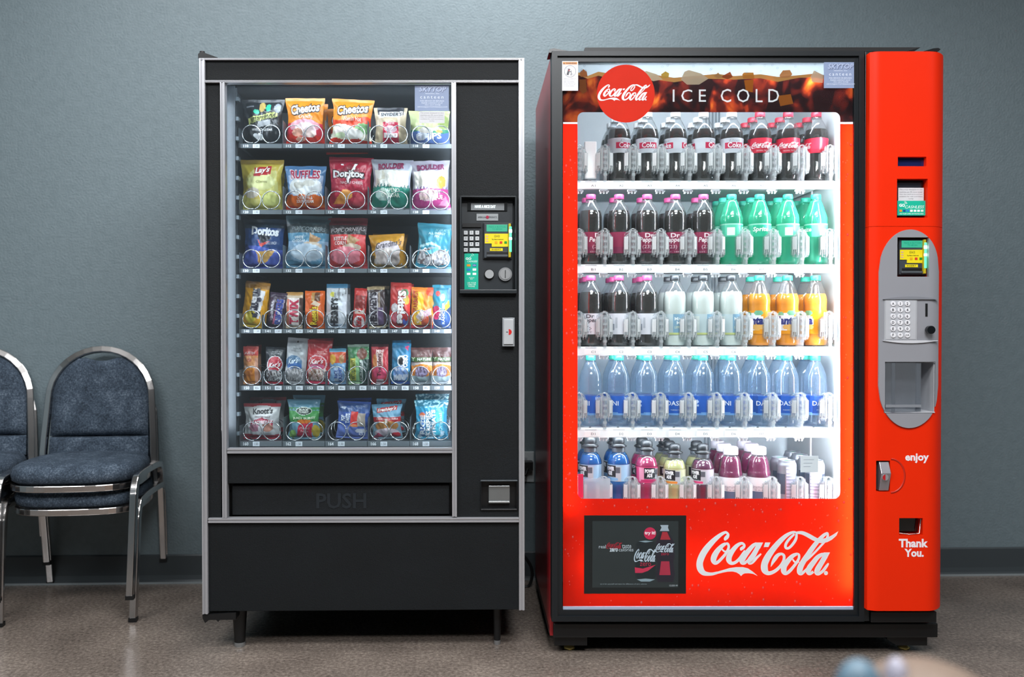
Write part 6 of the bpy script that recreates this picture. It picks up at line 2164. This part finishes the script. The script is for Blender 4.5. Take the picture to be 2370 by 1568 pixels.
def chair(name):
    """stacking banquet chair facing -y, origin on the floor under the seat centre"""
    root = empty(name)
    # seat pad: superellipse plan, domed top
    m = MB()
    ZS = 0.383

    def plan(a, k=1.0):
        c, s = cos(a), sin(a)
        e_ = 0.62
        x = 0.220 * (abs(c) ** e_) * (1 if c > 0 else -1)
        y = 0.215 * (abs(s) ** e_) * (1 if s > 0 else -1)
        x *= 1 - 0.07 * (y / 0.215 + 1) / 2
        return x * k, y * k
    prof = [(0.93, 0.0), (1.0, 0.012), (1.015, 0.034), (0.985, 0.052), (0.9, 0.063), (0.7, 0.070), (0.4, 0.073), (0.0, 0.074)]
    n = 44
    vs = []
    for k, z in prof:
        for i in range(n):
            x, y = plan(2 * pi * i / n, k)
            vs.append((x, y, ZS + z))
    fs = [(r * n + i, r * n + (i + 1) % n, (r + 1) * n + (i + 1) % n, (r + 1) * n + i) for r in range(len(prof) - 1) for i in range(n)]
    fs.append(tuple(range(n - 1, -1, -1)))
    m.add(vs, fs, FABRIC, True)
    m.build('seat', root)
    # chrome band round the seat front and sides
    m = MB()
    pts = []
    for i in range(n):
        x, y = plan(2 * pi * i / n, 0.985)
        pts.append((x, y, ZS - 0.010))
    m.tube(pts, 0.01, CHROME, closed=True, sq=(0.006, 0.0115))
    m.build('seat_band', root, 0.003)
    # legs: front and rear halves of each side frame
    for s in (-1, 1):
        T = 0.222
        zr = ZS + 0.012
        fr = spline([(s * 0.216, -0.235, 0.004), (s * 0.221, -0.205, 0.30), (s * 0.221, -0.196, zr - 0.04), (s * 0.222, -0.178, zr - 0.006), (s * 0.222, -0.14, zr + 0.008), (s * 0.221, 0.02, zr + 0.010)], 7)
        m = MB()
        m.tube(fr, 0.01, CHROME, sq=(0.0115, 0.0115))
        lg = m.build('leg', root, 0.003)
        m = MB()
        m.box(s * 0.216 - 0.0135, s * 0.216 + 0.0135, -0.249, -0.222, 0.0, 0.014, BLACK)
        m.build('foot_cap', lg)
        re = spline([(s * 0.221, 0.02, zr + 0.010), (s * 0.221, 0.15, zr + 0.004), (s * 0.221, 0.19, zr - 0.02), (s * 0.221, 0.205, zr - 0.08), (s * 0.218, 0.26, 0.004)], 7)
        m = MB()
        m.tube(re, 0.01, CHROME, sq=(0.0115, 0.0115))
        lg = m.build('leg', root, 0.003)
        m = MB()
        m.box(s * 0.218 - 0.0135, s * 0.218 + 0.0135, 0.247, 0.274, 0.0, 0.014, BLACK)
        m.build('foot_cap', lg)
    # arched back frame
    hw, zt, z0 = 0.192, 0.835, ZS + 0.01

    def lean(z):
        return 0.165 + 0.135 * (z - z0)
    R = hw - 0.004
    ctr = zt - R
    arch = [(-hw - 0.010, z0), (-hw - 0.006, z0 + 0.1), (-hw, ctr - 0.06)] + [(-R * cos(pi * i / 18), ctr + R * sin(pi * i / 18)) for i in range(0, 19)] + [(hw, ctr - 0.06), (hw + 0.006, z0 + 0.1), (hw + 0.010, z0)]
    m = MB()
    m.tube([(x, lean(z), z) for x, z in arch], 0.01, CHROME, sq=(0.0125, 0.0085))
    m.build('back_frame', root, 0.003)
    # back cushion with a grip notch at the top

    def cushion(zb, ztp, thick, notch):
        mb = MB()

        def halfw(z):
            if z > ctr:
                return sqrt(max(0.0, (R - 0.012) ** 2 - (z - ctr) ** 2))
            return R - 0.012 + 0.006 * (ctr - z) / max(0.01, ctr - z0)

        def fn(u, v, side):
            z = zb + (ztp - zb) * v
            h_ = halfw(z)
            x = (2 * u - 1) * h_
            if notch:
                nz = 0.022 * max(0, 1 - (x / 0.075) ** 2)
                lim = ztp - nz
                z = min(z, zb + (lim - zb) * v)
            ed = min(1, (1 - abs(2 * u - 1) ** 6)) * min(1, (1 - abs(2 * v - 1) ** 8))
            return (x, lean(z) + side * thick * max(0.0, ed) ** 0.5, z)
        mb.grid(lambda u, v: fn(u, v, -1), 24, 24, FABRIC)
        mb.grid(lambda u, v: fn(u, v, 0.4), 24, 24, FABRIC, flip=True)
        return mb
    cushion(z0 + 0.115, zt - 0.022, 0.030, True).build('backrest', root)
    cushion(z0 + 0.035, z0 + 0.112, 0.020, False).build('lumbar_pad', root)
    return root


def floorpt(u, v):
    D = FW + RT * ((u - PPX) / FPX) + UP * ((PPY - v) / FPX)
    t_ = -CAM.z / D.z
    return CAM + D * t_


base_ch = chair('stacking_chair')
fl, fr_ = floorpt(8, 1446), floorpt(302, 1443)
cx_, cy_ = (fl.x + fr_.x) / 2, (fl.y + fr_.y) / 2
rz_ = radians(5)
off_ = Matrix.Rotation(rz_, 3, 'Z') @ Vector((0, 0.235, 0))
SG_ = 'stacked fabric chairs'
for (ox, oy, oz, rzz, lab) in ((0, 0, 0, 0, 'lower blue-grey chair of the stack nearest the snack machine'), (0, -0.03, .085, 0, 'upper blue-grey chair of the stack nearest the snack machine, whole arched back visible'),
                               (-.472, .03, 0, .01, 'lower blue-grey chair of the stack cut by the frame edge'), (-.472, .0, .085, .01, 'upper blue-grey chair of the stack cut by the frame edge')):
    c = base_ch if ox == 0 and oz == 0 else copy_tree(base_ch)
    c.matrix_world = Matrix.Translation(Vector((cx_ + ox + off_.x, cy_ + off_.y + oy, oz))) @ Matrix.Rotation(rz_ + rzz, 4, 'Z')
    tag(c, lab, 'chair', SG_)

# ================================================================== person close to the lens, out of focus
pr = Vector((PPX, 0, 0))
D = FW + RT * ((2138 - PPX) / FPX) + UP * ((PPY - 1530) / FPX)
hp = CAM + D * 0.80                                    # top of the head
SKIN = M('#a58873', 0.5)
HAIR = M('#66564a', 0.6, 0, 0.15, 60)
CLO = M('#49525c', 0.8)
bm = bmesh.new()
hx, hy, hz = hp.x, hp.y, hp.z
J = [((0, 0, hz - .52), .10), ((0, .0, hz - .40), .10), ((0, 0, hz - .27), .085), ((0, 0, hz - .21), .04), ((0, .0, hz - .15), .062), ((0, 0, hz - .08), .080), ((0, .0, hz - .055), .070),
     ((-.09, 0, hz - .27), .035), ((-.13, .06, hz - .38), .028), ((-.09, .16, hz - .42), .022), ((.09, 0, hz - .27), .035), ((.13, .06, hz - .38), .028), ((.09, .16, hz - .42), .022),
     ((-.10, .16, hz - .55), .06), ((-.16, .28, hz - .58), .045), ((-.03, .34, hz - .63), .03), ((.10, .16, hz - .55), .06), ((.16, .28, hz - .58), .045), ((.03, .34, hz - .63), .03)]
ED = [(0, 1), (1, 2), (2, 3), (3, 4), (4, 5), (5, 6), (2, 7), (7, 8), (8, 9), (2, 10), (10, 11), (11, 12), (0, 13), (13, 14), (14, 15), (0, 16), (16, 17), (17, 18)]
low = min(p[2] for p, r in J)
sc_ = (hz - .045) / .64
me = bpy.data.meshes.new('person')
me.from_pydata([(p[0], p[1], hz + (p[2] - hz) * 1.0) for p, r in J], ED, [])
po = bpy.data.objects.new('person', me)
COL.objects.link(po)
sk = po.modifiers.new('skin', 'SKIN')
for i, (p, r) in enumerate(J):
    me.skin_vertices[0].data[i].radius = (r, r)
me.skin_vertices[0].data[0].use_root = True
ss = po.modifiers.new('sub', 'SUBSURF')
ss.levels = ss.render_levels = 2
po.location = (hx, hy, 0)
me.materials.append(SKIN)
dg = bpy.context.evaluated_depsgraph_get()
m2 = bpy.data.meshes.new_from_object(po.evaluated_get(dg))
po.modifiers.clear()
po.data = m2
m2.name = 'person'
if not m2.materials:
    m2.materials.append(SKIN)
zmin = min(v.co.z for v in m2.vertices)
zmax = max(v.co.z for v in m2.vertices)
for v in m2.vertices:
    if v.co.z < hz - .2:
        v.co.z = hz - .2 + (v.co.z - (hz - .2)) * ((hz - .2 - 0.002) / (hz - .2 - zmin))
tag(po, 'out-of-focus seated person close to the camera, only the tan-haired top of the head showing', 'person')
mb = MB()
mb.ball((0, -0.006, hz - .083), .083, .088, .083, HAIR, 28, 20)
mb.build('hair', po)
D2 = FW + RT * ((2008 - PPX) / FPX) + UP * ((PPY - 1560) / FPX)
bp_ = CAM + D2 * 0.79
mb = MB()
bx, by, bz = bp_.x - hx, bp_.y - hy, bp_.z
mb.ball((bx - .008, by, bz - .014), .021, .018, .027, M('#48606f', .5), 16, 12)
mb.ball((bx + .024, by - .004, bz - .006), .010, .012, .022, M('#8f8d9a', .4), 14, 10)
mb.ball((bx + .004, by - .01, bz - .030), .016, .012, .014, M('#7f8aa0', .4), 14, 10)
mb.tube([(bx + .01, by, bz - .02), (bx + .06, by + .01, bz - .055)], .008, M('#6a5a9a', .4), 8)
mb.build('hair_bow', po)
mb = MB()
mb.grid(lambda u, v: ((.105 + .02 * sin(pi * v)) * sin(2 * pi * u), (.1 + .015 * sin(pi * v)) * cos(2 * pi * u), hz - .56 + .32 * v), 28, 10, CLO, flip=True)
mb.build('shirt', po)
